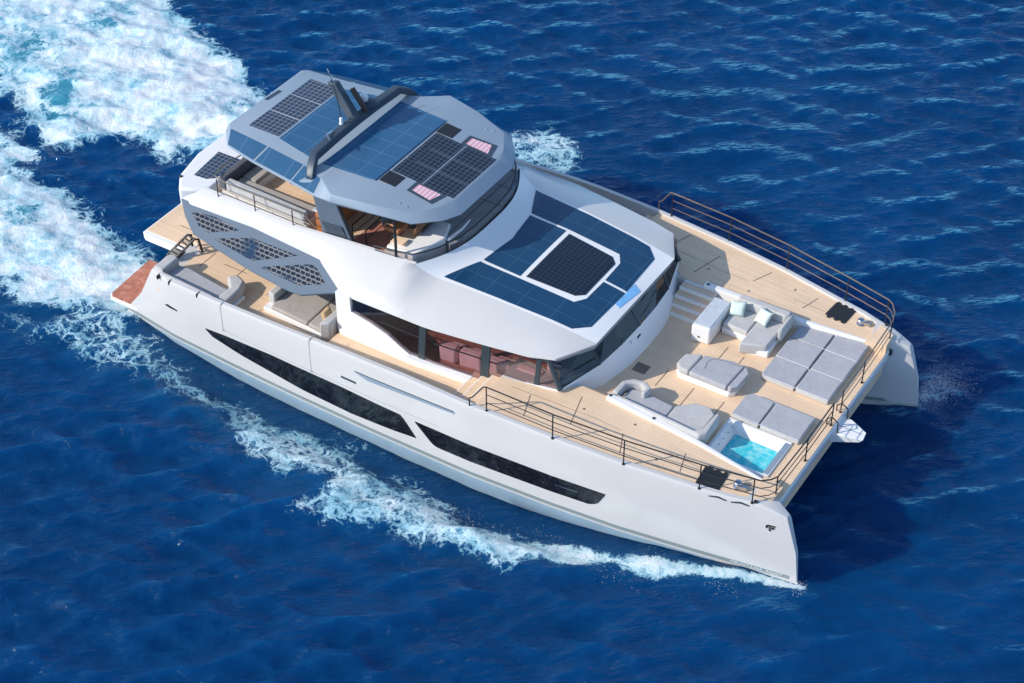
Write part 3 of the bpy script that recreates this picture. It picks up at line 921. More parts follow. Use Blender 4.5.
MB().box(20.96, 21.3, -2.76, -1.86, 1.6, 1.84).build('tub_seat', M['gel'], tubo, bevel=.04)
MB().box(21.25, 21.88, -2.76, -2.5, 1.6, 1.84).build('tub_seat', M['gel'], tubo, bevel=.04)
def tubwater():
    m = Mat('turquoise_pool_water')
    n = m.noise(5, 3, .5, None, None, .6)
    m.set(Base_Color=m.ramp([(.3, (.03, .60, .74)), (.5, (.12, .74, .83)), (.7, (.42, .86, .88))], n), Roughness=.05, IOR=1.33, Transmission_Weight=.25)
    m.bump(m.noise(7, 2, .5), .5, .03)
    return m.m
MB().box(20.67, 22.05, -2.87, -1.73, 1.65, 2.02).build('pool_water', tubwater(), tubo)
MB().box(22.12, 22.26, -3.0, -1.6, 2.33, 2.345).build('overflow_grate', M['hardtop'], tubo)
for k in range(4):
    MB().lathe((20.56, -2.55 + .28 * k, 2.24), [(.022, -.01), (.022, .012), (.01, .016)], 8).build('jet_nozzle', M['steel'], tubo)

# ------------------------------------------------------------------ guard rails
def rail_section(paths, posts, name='guard_rail', mats=('blackmetal', 'blackmetal')):
    o = MB().tube(paths[0][0], paths[0][1], 8).build(name, M[mats[0]], Y, smooth=True)
    for p, rr in paths[1:]:
        MB().tube(p, rr, 8).build('lower_rail', M[mats[0]], o, smooth=True)
    for (a, b) in posts:
        MB().tube([a, b], .02, 8).build('stanchion', M[mats[1]], o, smooth=True)
        MB().lathe(a, [(.042, -.02), (.042, .012), (.025, .022)], 10).build('stanchion_foot', M[mats[1]], o)
    return o
for s in (1, -1):
    feet = [(14.71, 5.45), (16.81, 5.36), (18.92, 5.13), (21.05, 4.77), (22.47, 4.46)]
    feet = [(x, -(y - .06) * s, gz(x)) for x, y in feet]
    fronts = [(22.87, -3.80 * s, 2.50), (22.87, -1.90 * s, LF + .01), (22.87, (-.22 if s > 0 else .42), LF + .01)]
    H = .88
    fr_h = .80
    top = [(14.2, -5.48 * s, gz(14.2)), (14.2, -5.48 * s, gz(14.2) + .28), (14.30, -5.47 * s, gz(14.2) + .36), (14.62, -5.41 * s, feet[0][2] + H - .03)]
    for (x, y, z) in feet: top.append((x, y, z + H))
    top += [(22.62, -4.33 * s, 2.54 + H), (22.80, -4.08 * s, 2.5 + H - .03), (22.87, -3.80 * s, 2.42 + .84), (22.87, -1.9 * s, LF + .84), (fronts[2][0], fronts[2][1], LF + .84), (fronts[2][0], fronts[2][1], LF + .02)]
    paths = [(top, .021)]
    for hh in (.60, .30):
        p = [(14.71, feet[0][1], feet[0][2] + hh)] + [(x, y, z + hh) for (x, y, z) in feet[1:]]
        p += [(22.62, -4.33 * s, 2.54 + hh), (22.80, -4.08 * s, 2.5 + hh - .03), (22.87, -3.8 * s, 2.42 + hh * .95), (22.87, -1.9 * s, LF + hh * .95), (fronts[2][0], fronts[2][1], LF + hh * .95)]
        paths.append((p, .013))
    posts = [((x, y, z), (x, y, z + H)) for (x, y, z) in feet] + [(f, (f[0], f[1], (2.42 if i == 0 else LF) + .84)) for i, f in enumerate(fronts)]
    rail_section(paths, posts, mats=(('blackmetal', 'black') if s > 0 else ('brass', 'black')))

# ------------------------------------------------------------------ flybridge
fly = MB()
fly.prism([(1.35, -1.6), (1.65, -2.85), (2.12, -3.44), (2.6, -3.2), (2.9, -2.85), (2.9, 2.85), (2.6, 3.2), (2.12, 3.44), (1.65, 2.85), (1.35, 1.6)], 3.72, 4.40)
flyo = fly.build('flybridge_overhang', M['gel'], Y, bevel=.08, segs=3)
MB().prism([(2.05, -2.62), (2.50, -2.58), (2.72, -2.4), (2.80, -1.2), (1.88, -1.22)][::1], 4.398, 4.412).build('aft_solar_panel', M['cells_warm'], flyo)
MB().lathe((1.75, -2.9, 4.40), [(.06, -.01), (.06, .02), (.02, .05)], 10).build('stern_light', M['black'], flyo)
fl2 = MB().prism([(2.7, -2.8), (10.5, -2.75), (11.25, -1.6), (11.3, 1.6), (10.5, 2.75), (2.7, 2.8)], 3.70, 4.05).build('flybridge_floor', M['teak'], Y)
for s in (1, -1):
    # bulwark cap: inner wall of the shoulder
    c = MB()
    xs = [2.7, 3.5, 5, 6.5, 8, 9, 10, 10.6]
    rows = [[(x, -(y_sh(x)) * s, z_sh(x)), (x, -(y_sh(x) - .12) * s, z_sh(x) - .005), (x, -(y_sh(x) - .14) * s, 4.0)] for x in xs]
    fs = []
    for i in range(len(xs) - 1):
        for k in range(2):
            f = (i * 3 + k, i * 3 + 3 + k, i * 3 + 4 + k, i * 3 + 1 + k)
            fs.append(f if s > 0 else tuple(reversed(f)))
    c.add([p for r in rows for p in r], fs).build('bulwark_cap', M['gel'], Y, smooth=True)
    # slanted grey pylon carrying the hardtop
    py = MB().slab([(7.25, -2.86 * s, 4.40), (8.28, -2.80 * s, 4.48), (7.92, -3.02 * s, 5.92), (7.12, -3.05 * s, 5.92)][::(1 if s > 0 else -1)], (0, -s, .1), .14)
    pyo = py.build('hardtop_pylon', M['greypaint'], Y, bevel=.02)
    MB().tube([(8.32, -2.80 * s, 4.48), (7.97, -2.98 * s, 5.9)], .05, 8).build('pylon_edge', M['black'], pyo)
    MB().slab([(7.42, -2.875 * s, 4.44), (8.15, -2.83 * s, 4.5), (8.02, -2.92 * s, 4.95), (7.30, -2.94 * s, 4.9)][::(1 if s > 0 else -1)], (0, -s, .1), .03).build('pylon_grille', M['arch'], pyo)
    MB().tube([(9.92, -2.84 * s, 4.55), (9.90, -2.80 * s, 5.2), (9.86, -2.76 * s, 5.92)], .045, 10).build('hardtop_post', M['black'], Y)
    # side rail aft on the bulwark
    r = MB()
    tp_ = [(3.05, -1.4 * s, 4.42), (3.05, -1.4 * s, 4.85), (3.02, -2.5 * s, 4.92), (3.15, -2.85 * s, 4.92), (3.6, -2.95 * s, 4.92), (6.7, -3.0 * s, 4.95), (7.1, -2.98 * s, 4.6)]
    r.tube(tp_, .022, 8)
    r.tube([(3.3, -2.97 * s, 4.66), (6.9, -3.02 * s, 4.68)], .012, 6)
    ro = r.build('flybridge_rail', M['brass'], Y, smooth=True)
    for x in (3.3, 4.75, 6.2):
        MB().tube([(x + .12, -3.10 * s, 4.40), (x, -2.96 * s, 4.93)], .018, 6).build('stanchion', M['blackmetal'], ro)
    # buttress wings with cell panels
    wing = [(2.15, -3.44, 4.06), (2.56, -3.79, 3.75), (3.11, -4.1, 3.47), (3.72, -4.17, 3.40), (5.54, -4.37, 3.23), (7.04, -4.45, 3.16), (7.47, -4.43, 3.18), (8.54, -4.09, 3.47), (8.70, -3.97, 3.59), (8.05, -3.48, 4.02), (6.78, -3.42, 4.08), (4.82, -3.38, 4.10), (3.24, -3.38, 4.10)]
    lats = [[(2.72, -3.65, 3.87), (2.91, -3.58, 3.93), (3.58, -3.52, 3.99), (4.68, -3.61, 3.91), (3.62, -3.97, 3.58), (3.19, -3.92, 3.63)],
            [(3.82, -4.03, 3.53), (4.01, -3.96, 3.59), (5.1, -3.63, 3.89), (6.98, -3.6, 3.92), (5.54, -4.16, 3.42), (5.2, -4.16, 3.41)],
            [(5.73, -4.25, 3.33), (5.87, -4.18, 3.4), (7.34, -3.68, 3.84), (7.51, -3.66, 3.86), (7.69, -3.71, 3.82), (8.19, -3.99, 3.57), (7.37, -4.27, 3.31), (7.11, -4.28, 3.31)]]
    nn = Vector((0, -.667 * s, .745))
    pz = lambda p, o: (p[0], p[1] * s, 4.05 + (p[1] + 3.45) * .895 + o)
    pts = [pz(p, 0) for p in wing]
    wo = MB().slab(pts if s > 0 else pts[::-1], nn, .14).build('side_wing', M['greypaint'], Y, bevel=.03)
    for L in lats:
        gx_, gy_ = sum(p[0] for p in L) / len(L), sum(p[1] for p in L) / len(L)
        pts = [pz((gx_ + (p[0] - gx_) * .93, gy_ + (p[1] - gy_) * .86), .012) for p in L]
        MB().slab(pts if s > 0 else pts[::-1], nn, .012).build('cell_panel', M['lattice'], wo)
    for (px_, py_) in ():
        pts = [pz((px_, py_), .03), pz((px_ + .25, py_ - .02), .03), pz((px_ + .25, py_ + .06), .03), pz((px_, py_ + .08), .03)]
        MB().slab(pts if s > 0 else pts[::-1], nn, .03).build('wing_light', M['hardtop'], wo)

# windscreen round the flybridge
ws_b, ws_t = [], []
pl_ = [(9.2, -2.90)] + [(x_ws(t) - .02, t * 2.80) for t in [-1, -.9, -.75, -.5, -.25, 0, .25, .5, .75, .9, 1]] + [(9.2, 2.90)]
for (x, y) in pl_:
    z0 = z_sh(9.2) if x < 9.3 else 4.60
    hgt = .10 if x < 9.3 else (.26 + .10 * (y + 2.8) / 5.6)
    ws_b.append((x, y, z0 - .03)); ws_t.append((x - .10, y * .985, z0 + hgt))
k_ = len(pl_)
wso = MB().add(ws_b + ws_t, [(i, i + 1, k_ + i + 1, k_ + i) for i in range(k_ - 1)]).build('flybridge_windscreen', M['glass_fly'], Y, smooth=True)
MB().tube(ws_t, .022, 6).build('screen_trim', M['black'], wso)
MB().tube([(x, y, z + .03) for x, y, z in ws_b], .02, 6).build('screen_base_trim', M['arch'], wso)
# dark padded dash forward of the helm
d5 = dsh = MB().prism([(9.95, -.70), (10.95, -1.55), (11.22, -.8), (11.24, .8), (11.05, 1.9), (10.62, 2.62), (9.95, 2.66)], 4.0, 4.60)
d5.cur = 1
for p, q in (((10.6, -1.3), (10.6, 2.6)), ((9.97, .9), (11.2, .9)), ((9.97, 1.8), (11.0, 1.8))):
    dark_line(d5, p, q, 4.60, .02)
dsh.build('dash_pad', [M['dash'], M['black']], Y)
# helm console in white with screens, wheel, two chairs
hc = MB().prism([(9.35, -2.55), (10.35, -2.62), (10.75, -1.5), (10.45, -.75), (9.9, -.75), (9.9, -1.9), (9.35, -1.95)], 4.04, lambda x, y: 4.66 + .12 * (x - 10))
ho = hc.build('helm_console', M['gel'], Y, bevel=.05)
MB().obox((9.98, -1.35, 4.76), (0, 1, 0), .42, (1, 0, .8), .16, (-.8, 0, 1), .02).build('helm_screen', M['black'], ho)
MB().obox((9.65, -2.28, 4.72), (1, 0, .1), .22, (0, 1, 0), .16, (0, 0, 1), .012).build('console_teak', M['teak'], ho)
MB().tube([(9.78 + .07 * math.cos(a), -1.45 + .22 * math.sin(a), 4.72 + .21 * math.cos(a)) for a in [i * math.pi / 10 for i in range(20)]], .02, 6, True).build('steering_wheel', M['leather'], ho)
MB().tube([(10.75, -1.4, 4.6), (11.0, -.95, 4.85), (11.05, -.6, 5.0)], [.05, .04, .015], 8).build('console_fin', M['gel'], ho)
hs = empty('helm_chair', (9.0, -1.55, 4.05), 'dark helm chair with brown frame nearest the white console on the flybridge', 'chair', 'helm chairs on the flybridge')
def chair_parts(r):
    x, y, z = r.location
    MB().lathe((x, y, z), [(.2, 0), (.2, .03), (.05, .05), (.05, .4)], 12).build('pedestal', M['steel'], r)
    MB().box(x - .25, x + .28, y - .27, y + .27, z + .4, z + .54).build('seat', M['leather'], r, bevel=.05)
    MB().obox((x - .30, y, z + .82), (1, 0, .2), .07, (0, 1, 0), .27, (-.2, 0, 1), .36).build('backrest', M['fabric_dark'], r, bevel=.05)
    for q in (-1, 1):
        MB().tube([(x - .25, y + .30 * q, z + .55), (x - .1, y + .31 * q, z + .75), (x + .2, y + .31 * q, z + .74)], .03, 6).build('armrest', M['leather'], r)
chair_parts(hs)
def copy_tree(o, parent=None):
    c = o.copy(); COL.objects.link(c)
    if parent: c.parent = parent
    for ch in [q for q in bpy.data.objects if q.parent == o]:
        copy_tree(ch, c)
    return c
h2 = copy_tree(hs); h2.location = (9.0, -.75, 4.05)
h2['label'] = 'dark helm chair with brown frame inboard of its twin, beside the dark dash'

# aft flybridge lounge
def cushion(name, pts, z0, z1, mat, parent, bev=.06):
    a = sum(pts[i][0] * pts[(i + 1) % len(pts)][1] - pts[(i + 1) % len(pts)][0] * pts[i][1] for i in range(len(pts)))
    return MB().prism(pts if a > 0 else pts[::-1], z0, z1).build(name, mat, parent, bevel=bev, segs=3)
fs_ = empty('flybridge_sofa', (4.3, -2.0, 4.05), 'beige U-shaped sofa at the aft rail of the flybridge under the hardtop', 'sofa')
MB().prism([(3.15, -2.62), (6.5, -2.70), (6.5, -1.95), (3.95, -1.95), (3.95, 1.9), (3.15, 1.9)], 4.04, 4.32).build('base', M['gel'], fs_, bevel=.02)
cushion('seat', [(3.4, -2.4), (6.45, -2.5), (6.45, -1.95), (3.95, -1.95), (3.4, -1.95)], 4.32, 4.46, M['fabric_beige'], fs_)
cushion('seat', [(3.4, -1.92), (3.95, -1.92), (3.95, 1.9), (3.4, 1.9)], 4.32, 4.46, M['fabric_beige'], fs_)
cushion('backrest', [(3.12, -2.68), (3.38, -2.68), (3.38, 1.9), (3.12, 1.9)], 4.3, 4.82, M['fabric_dark'], fs_)
cushion('backrest', [(3.40, -2.70), (6.5, -2.78), (6.5, -2.54), (3.40, -2.46)], 4.3, 4.74, M['fabric_light'], fs_)
ft = empty('flybridge_table', (4.9, -.9, 4.05), 'pale dining table inside the U of the flybridge sofa', 'table')
MB().box(4.3, 5.7, -1.5, -.2, 4.62, 4.67).build('table_top', M['stone'], ft, bevel=.02)
for xx in (4.6, 5.4):
    MB().lathe((xx, -.85, 4.05), [(.2, 0), (.2, .03), (.05, .05), (.05, .57)], 12).build('leg', M['steel'], ft)
bc = empty('flybridge_bar', (7.6, -1.2, 4.05), 'brown timber bar unit beside the grey hardtop pylon on the flybridge', 'bar')
MB().box(6.75, 7.2, -2.55, -.6, 4.04, 4.85).build('cabinet', M['leather'], bc, bevel=.02)
MB().box(6.7, 7.25, -2.6, -.55, 4.85, 4.89).build('counter', M['stone'], bc, bevel=.01)
fr = empty('fridge_counter', (8.6, .9, 4.05), 'white counter unit on the flybridge behind the stair opening', 'counter')
MB().box(7.6, 9.0, .4, 1.2, 4.04, 4.95).build('cabinet', M['gel'], fr, bevel=.02)
MB().box(7.55, 9.05, .35, 1.25, 4.95, 4.99).build('counter', M['stone'], fr, bevel=.01)
# stair opening with rails
so_ = MB().prism([(7.95, -2.5), (9.0, -2.5), (9.0, -1.1), (7.95, -1.1)][::1], 4.045, 4.056).build('stair_opening', M['redfloor'], Y)
r = MB()
for x in (8.05, 8.55):
    r.tube([(x, -2.45, 4.06), (x, -2.45, 4.75), (x, -1.0, 4.75), (x, -1.0, 4.06)], .022, 6)
    r.tube([(x, -2.45, 4.42), (x, -1.0, 4.42)], .014, 6)
r.build('stair_rail', M['blackmetal'], so_)

# ------------------------------------------------------------------ hardtop
def z_ht(x, y=0): return I(x, [2.9, 8.6, 10.9], [6.20, 6.22, 6.02])
Tt = [(3.02, 1.80), (3.16, 1.92), (4.8, 2.07), (6.3, 2.27), (7.16, 2.60), (7.87, 3.12), (9.05, 2.87), (10.3, 2.45), (10.72, 1.75), (10.92, 1.2)]
Ll = [(2.93, 1.9), (3.45, 2.48), (4.6, 2.72), (6.2, 2.95), (7.2, 3.12), (7.87, 3.20), (9.08, 2.99), (10.42, 2.70), (11.05, 1.95), (11.28, 1.4)]
Lz = [5.98, 5.90, 5.88, 5.88, 5.90, 6.0, 5.96, 5.88, 5.78, 5.75]
ht = MB()
vs, fs = [], []
n = len(Tt)
for s in (1, -1):
    b0 = len(vs)
    for (x, y) in Tt: vs.append((x, -y * s, z_ht(x)))
    for (x, y), z in zip(Ll, Lz): vs.append((x, -y * s, z))
    for (x, y), z in zip(Ll, Lz): vs.append((x + (.12 if x < 6 else -.12), -(y - .14) * s, 5.72 if x > 10.5 else 5.80))
    for i in range(n - 1):
        for k in (0, 1):
            f = (b0 + k * n + i, b0 + k * n + n + i, b0 + k * n + n + i + 1, b0 + k * n + i + 1)
            fs.append(f if s > 0 else tuple(reversed(f)))
m_ = 3 * n
for i in range(n - 1):
    fs.append((i, i + 1, m_ + i + 1, m_ + i))
    fs.append((2 * n + i, m_ + 2 * n + i, m_ + 2 * n + i + 1, 2 * n + i + 1))
for k in (0, 1):
    fs.append((k * n, m_ + k * n, m_ + (k + 1) * n, (k + 1) * n))
    e = n - 1
    fs.append((k * n + e, (k + 1) * n + e, m_ + (k + 1) * n + e, m_ + k * n + e))
hto = ht.add(vs, fs).build('hardtop', M['hardtop'], Y, bevel=.025, weld=True)
# films and panels on the hardtop
def ht_patch(name, q, mat, off=.012):
    a = sum(q[i][0] * q[(i + 1) % 4][1] - q[(i + 1) % 4][0] * q[i][1] for i in range(4))
    return MB().patch(q if a > 0 else q[::-1], z_ht, off, .02, .2).build(name, M[mat], hto)
ht_patch('solar_panel', [(4.82, -1.62), (4.82, 1.62), (6.3, 1.95), (6.3, -1.95)], 'solar_ht')
ht_patch('solar_panel', [(6.75, -2.0), (6.75, 2.0), (8.56, 1.86), (8.56, -1.86)], 'solar_ht')
for (ya, yb) in ((-1.55, -.55), (-.5, .5), (.55, 1.55)):
    ht_patch('cell_panel', [(3.6, ya), (3.6, yb), (4.74, yb), (4.74, ya)], 'cells_warm')
for (xa, xb) in ((8.68, 9.72), (9.78, 10.84)):
    for (ya, yb) in ((-1.16, -.4), (-.37, .37), (.4, 1.16)):
        ht_patch('skylight', [(xa, ya), (xa, yb), (xb, yb), (xb, ya)], 'cells')
for s in (1, -1):
    ht_patch('black_hatch', [(8.64, -1.76 * s), (8.64, -1.22 * s), (9.2, -1.22 * s), (9.2, -1.76 * s)], 'black')
    ht_patch('pink_skylight', [(9.70, -1.58 * s), (9.70, -1.25 * s), (10.48, -1.25 * s), (10.36, -1.66 * s)], 'pinkpanel', .022)
    ht_patch('skylight_frame', [(9.56, -1.68 * s), (9.56, -1.18 * s), (10.64, -1.18 * s), (10.50, -1.76 * s)], 'arch', .012)
    MB().lathe((9.75, -2.3 * s, z_ht(9.75)), [(.045, -.01), (.035, .015), (.015, .025)], 8).build('roof_fitting', M['hardtop'], hto)
    MB().lathe((10.0, -2.3 * s, z_ht(10.0)), [(.045, -.01), (.035, .015), (.015, .025)], 8).build('roof_fitting', M['hardtop'], hto)
    # sloping wing films
    for i in range(1, 4):
        def on(u, v, i=i):
            a = Vector((Tt[i][0], -Tt[i][1] * s, z_ht(Tt[i][0]))); b = Vector((Tt[i + 1][0], -Tt[i + 1][1] * s, z_ht(Tt[i + 1][0])))
            c = Vector((Ll[i][0], -Ll[i][1] * s, Lz[i])); d = Vector((Ll[i + 1][0], -Ll[i + 1][1] * s, Lz[i + 1]))
            p = (a * (1 - u) + b * u) * (1 - v) + (c * (1 - u) + d * u) * v
            nrm = (b - a).cross(c - a).normalized()
            if nrm.z < 0: nrm = -nrm
            return p + nrm * .014
        m2 = MB().grid(lambda u, v: on(.03 + u * .94, .08 + .80 * v), 4, 3)
        if s < 0: m2.f = [tuple(reversed(f)) for f in m2.f]
        m2.build('wing_solar_panel', M['solar_wing'], hto)
ht_patch('roof_slot', [(3.08, -.15), (3.2, -.15), (3.26, .5), (3.14, .5)], 'arch')
# radar arch across the hardtop
ar = MB()
prof = [(-2.72, 6.14), (-2.52, 6.38), (-2.12, 6.60), (-1.0, 6.66), (0, 6.68), (1.0, 6.66), (2.12, 6.60), (2.52, 6.38), (2.72, 6.14)]
vs, fs = [], []
for i, (y, z) in enumerate(prof):
    e = abs(y) / 2.72
    xc = 6.52 + .25 * max(0, (abs(y) - 2.1) / .6)
    th = .20 if abs(y) < 2.3 else .22
    vs += [(xc - .15, y, z - th * .5), (xc - .11, y, z + .05), (xc + .14, y, z + .04), (xc + .18, y, z - th)]
for i in range(len(prof) - 1):
    for k in range(4):
        fs.append((i * 4 + k, i * 4 + (k + 1) % 4, i * 4 + 4 + (k + 1) % 4, i * 4 + 4 + k))
fs += [(3, 2, 1, 0), tuple(len(vs) - 4 + k for k in range(4))]
aro = ar.add(vs, fs).build('radar_arch', M['arch'], Y, bevel=.03, weld=True)
MB().slab([(6.32, .02, 6.72), (6.72, .02, 6.74), (5.92, .10, 7.72), (5.62, .10, 7.66)][::-1], (0, 1, 0), .24).build('mast', M['arch'], aro, bevel=.03)
MB().obox((6.52, .24, 7.15), (.62, 0, -.8), .42, (0, 1, 0), .035, (.8, 0, .62), .10).build('radar_scanner', M['black'], aro, bevel=.02)
MB().lathe((6.6, .62, 6.74), [(.19, -.03), (.27, .02), (.28, .14), (.2, .2), (.05, .22)], 20).build('radar_dome', M['arch'], aro, smooth=True)
MB().lathe((6.45, .55, 6.96), [(.06, -.1), (.13, .0), (.15, .09), (.12, .18), (.05, .23), (.01, .24)], 16).build('satellite_dome', M['gel'], aro, smooth=True)
MB().lathe((6.42, -.58, 6.74), [(.07, -.02), (.05, .05), (.05, .18), (.01, .2)], 10).build('antenna_base', M['gel'], aro, smooth=True)
MB().tube([(6.42, -.55, 6.9), (6.1, -.35, 7.6), (5.7, -.15, 8.3)], [.018, .014, .008], 6).build('whip_antenna', M['black'], aro)
MB().tube([(5.78, .02, 7.66), (5.55, .0, 8.05)], [.02, .012], 6).build('mast_light', M['steel'], aro)
MB().tube([(6.45, -1.1, 6.76), (6.45, -1.35, 6.78), (6.7, -1.5, 6.74)], .02, 6).build('horn', M['steel'], aro)

# ------------------------------------------------------------------ loose furniture on the foredeck
def pad(pts, label, z1=2.47):
    cx = sum(p[0] for p in pts) / 4; cy = sum(p[1] for p in pts) / 4
    e = empty('sun_pad', (cx, cy, LF), label, 'sun pad', 'grey sun pads on the foredeck')
    a = sum(pts[i][0] * pts[(i + 1) % len(pts)][1] - pts[(i + 1) % len(pts)][0] * pts[i][1] for i in range(len(pts)))
    P = pts if a > 0 else pts[::-1]
    MB().prism(P, LF + .002, z1 - .06).build('base', M['fabric_light'], e, bevel=.03)
    MB().prism(P, z1 - .055, z1).build('cushion', M['fabric'], e, bevel=.025, segs=3)
    MB().tube([(p[0] + (cx - p[0]) * .012, p[1] + (cy - p[1]) * .012, z1 - .012) for p in P], .009, 6, True).build('piping', M['piping'], e)
    return e
xA = (20.32, 21.37); xB = (21.43, 22.44)
rows = [(.48, 1.42), (1.46, 2.42), (2.46, 3.36)]
names = [('inner', 'beside the teak passage'), ('middle', 'between two other pads'), ('outer', 'against the port coaming')]
labs = [['grey sun pad at the passage end of the aft row of the block of six', 'middle grey sun pad in the aft row of the block of six', 'grey sun pad with a rounded corner by the coaming, nearest the L-shaped sofa'],
        ['grey sun pad at the passage end of the front row in the block of six', 'middle grey sun pad in the row along the front rail of the block of six', 'grey sun pad in the block of six nearest the black deck hatch and front rail']]
for c, xx in enumerate((xA, xB)):
    for r_, yy in enumerate(rows):
        y1 = yy[1] + (.0 if c == 0 or r_ < 2 else .02)
        if c == 0 and r_ == 2:
            pts = [(xx[0] + .28, yy[1] - .08), (xx[0] + .04, yy[1] - .34), (xx[0], yy[0]), (xx[1], yy[0]), (xx[1], y1)]
        elif c == 0 and r_ == 0:
            pts = [(xx[0] + .08, yy[0]), (xx[1], yy[0]), (xx[1], y1), (xx[0], y1), (xx[0], yy[0] + .1)]
        else:
            pts = [(xx[0], yy[0]), (xx[1], yy[0]), (xx[1], y1), (xx[0], y1)]
        pad(pts, labs[c][r_])
pad([(20.36, -1.44), (21.2, -1.46), (21.2, -.38), (20.5, -.38), (20.36, -.55)], 'grey sun pad at the aft side of the pair next to the hot tub')
pad([(21.26, -1.46), (22.44, -1.46), (22.44, -.38), (21.26, -.38)], 'grey sun pad at the front rail in the pair next to the hot tub')

# double lounger in the middle of the lounge
ot = empty('lounger', (19.1, -.15, LF), 'grey double lounger on a white plinth in the middle of the foredeck lounge', 'lounger')
op = [(18.16, -.62), (18.19, -.1), (18.55, .1), (19.5, .34), (19.9, .3), (20.06, .08), (20.04, -.6), (19.9, -.74), (18.34, -.77)]
cushion('plinth', op, LF + .001, LF + .2, M['gel'], ot, .03)
ins = lambda P, d: [(x + (19.1 - x) * d, y + (-.2 - y) * d) for x, y in P]
cushion('seat_pad', [(18.62, -.76), (19.82, -.76), (19.88, .32), (19.5, .36), (18.66, .14)], LF + .2, LF + .40, M['fabric'], ot, .05)
cushion('headrest', [(18.14, -.60), (18.17, -.1), (18.56, .1), (18.64, .12), (18.60, -.76), (18.32, -.76)], LF + .2, LF + .42, M['fabric_light'], ot, .06)
cushion('footrest', [(19.86, -.74), (19.96, -.74), (20.10, -.58), (20.12, .08), (19.95, .30), (19.91, .30)], LF + .2, LF + .40, M['fabric'], ot, .05)
MB().tube([(18.95, -.4, LF + .40), (18.88, -.1, LF + .40), (18.95, .12, LF + .40), (19.4, .22, LF + .40), (19.78, .22, LF + .40)], .008, 6).build('piping', M['fabric_dark'], ot)

# curved sofa along the starboard coaming
sf = empty('curved_sofa', (18.8, -2.4, LF), 'long pale grey curved sofa along the white coaming beside the hot tub', 'sofa')
cushion('base', [(17.4, -2.75), (17.45, -2.2), (17.85, -1.95), (18.0, -2.15), (18.9, -2.22), (19.4, -1.75), (19.9, -1.75), (20.15, -2.0), (20.2, -2.85), (20.0, -2.98)], LF + .001, LF + .16, M['gel'], sf, .03)
cushion('seat', [(17.5, -2.70), (17.55, -2.25), (17.9, -2.08), (18.05, -2.15), (18.95, -2.22), (18.95, -2.80)], LF + .16, LF + .36, M['fabric'], sf, .05)
cushion('seat', [(18.98, -2.82), (18.98, -2.2), (19.4, -1.78), (19.85, -1.74), (20.1, -1.95), (20.08, -2.86)], LF + .16, LF + .38, M['fabric_light'], sf, .05)
cushion('backrest', [(17.26, -2.80), (17.28, -2.25), (17.52, -2.0), (17.9, -1.93), (18.14, -2.1), (18.1, -2.42), (17.98, -2.42), (17.97, -2.2), (17.82, -2.1), (17.58, -2.18), (17.44, -2.32), (17.44, -2.80)], LF + .16, LF + .56, M['fabric_light'], sf, .05)
cushion('backrest', [(17.44, -2.93), (17.44, -2.80), (18.6, -2.85), (19.95, -2.94), (20.12, -2.8), (20.16, -1.98), (20.28, -2.02), (20.32, -2.88), (20.14, -3.06), (18.9, -3.0)], LF + .14, LF + .53, M['fabric_light'], sf, .05)

# bar cabinet and L sofa on the port side
ba = empty('bar_cabinet', (18.1, 1.6, LF), 'white bar cabinet with pale stone top between the steps and the L-shaped sofa', 'cabinet')
MB().prism([(17.80, .92), (18.38, 1.0), (18.36, 2.5), (17.78, 2.5)], LF + .001, LF + .60).build('cabinet', M['gel'], ba, bevel=.06, segs=3)
MB().prism([(17.82, .98), (18.36, 1.06), (18.34, 2.42), (17.80, 2.42)], LF + .60, LF + .64).build('counter', M['stone'], ba, bevel=.02)
MB().lathe((18.05, .93, LF + .25), [(.025, -.02), (.025, .01), (.012, .014)], 10).build('latch', M['arch'], ba)
ls = empty('corner_sofa', (19.2, 2.2, LF), 'pale grey L-shaped sofa with chaise along the coaming beside the white bar cabinet', 'sofa')
cushion('base', [(18.42, 1.72), (19.3, 1.72), (19.35, 1.2), (20.1, 1.4), (20.05, 2.9), (18.42, 2.9)], LF + .001, LF + .22, M['gel'], ls, .03)
cushion('seat', [(18.44, 1.72), (19.25, 1.70), (19.25, 2.62), (18.44, 2.62)], LF + .22, LF + .42, M['fabric_light'], ls, .05)
cushion('chaise', [(19.28, 1.10), (20.02, 1.42), (20.08, 2.62), (19.28, 2.62)], LF + .05, LF + .43, M['fabric_light'], ls, .05)
cushion('backrest', [(18.44, 2.62), (20.0, 2.62), (20.12, 2.75), (20.1, 2.94), (18.44, 2.92)], LF + .2, LF + .72, M['fabric_light'], ls, .07)
cushion('armrest', [(20.08, 2.0), (20.2, 2.05), (20.18, 2.94), (20.06, 2.9)], LF + .2, LF + .66, M['fabric_light'], ls, .05)
def pillow(name, c, ax, ay, size, mat, label, th=.09):
    """plump square pillow with pinched corners"""
    m = MB()
    ax, ay = Vector(ax).normalized(), Vector(ay).normalized()
    nrm = ax.cross(ay).normalized()
    N = 10
    for sgn in (1, -1):
        def fn(u, v):
            a, b = u * 2 - 1, v * 2 - 1
            pin = 1 - .10 * (1 - max(abs(a), abs(b)) ** 3) * 0 - .10 * ((1 - a * a) * (abs(b) ** 4) + (1 - b * b) * (abs(a) ** 4))
            h = th * (max(0, (1 - a ** 4) * (1 - b ** 4))) ** .6
            return Vector(c) + (ax * a + ay * b) * size * pin + nrm * h * sgn
        g2 = MB().grid(fn, N, N)
        if sgn < 0: g2.f = [tuple(reversed(f)) for f in g2.f]
        m.add(g2.v, g2.f)
    o = m.build(name, mat, None, smooth=True, angle=80, weld=True)
    return tag(o, label, 'pillow')
pillow('throw_pillow', (18.62, 2.30, LF + .62), (1, .25, .1), (-.1, .55, .8), .24, M['mint'], 'mint throw pillow leaning on the L-shaped sofa next to the bar cabinet')
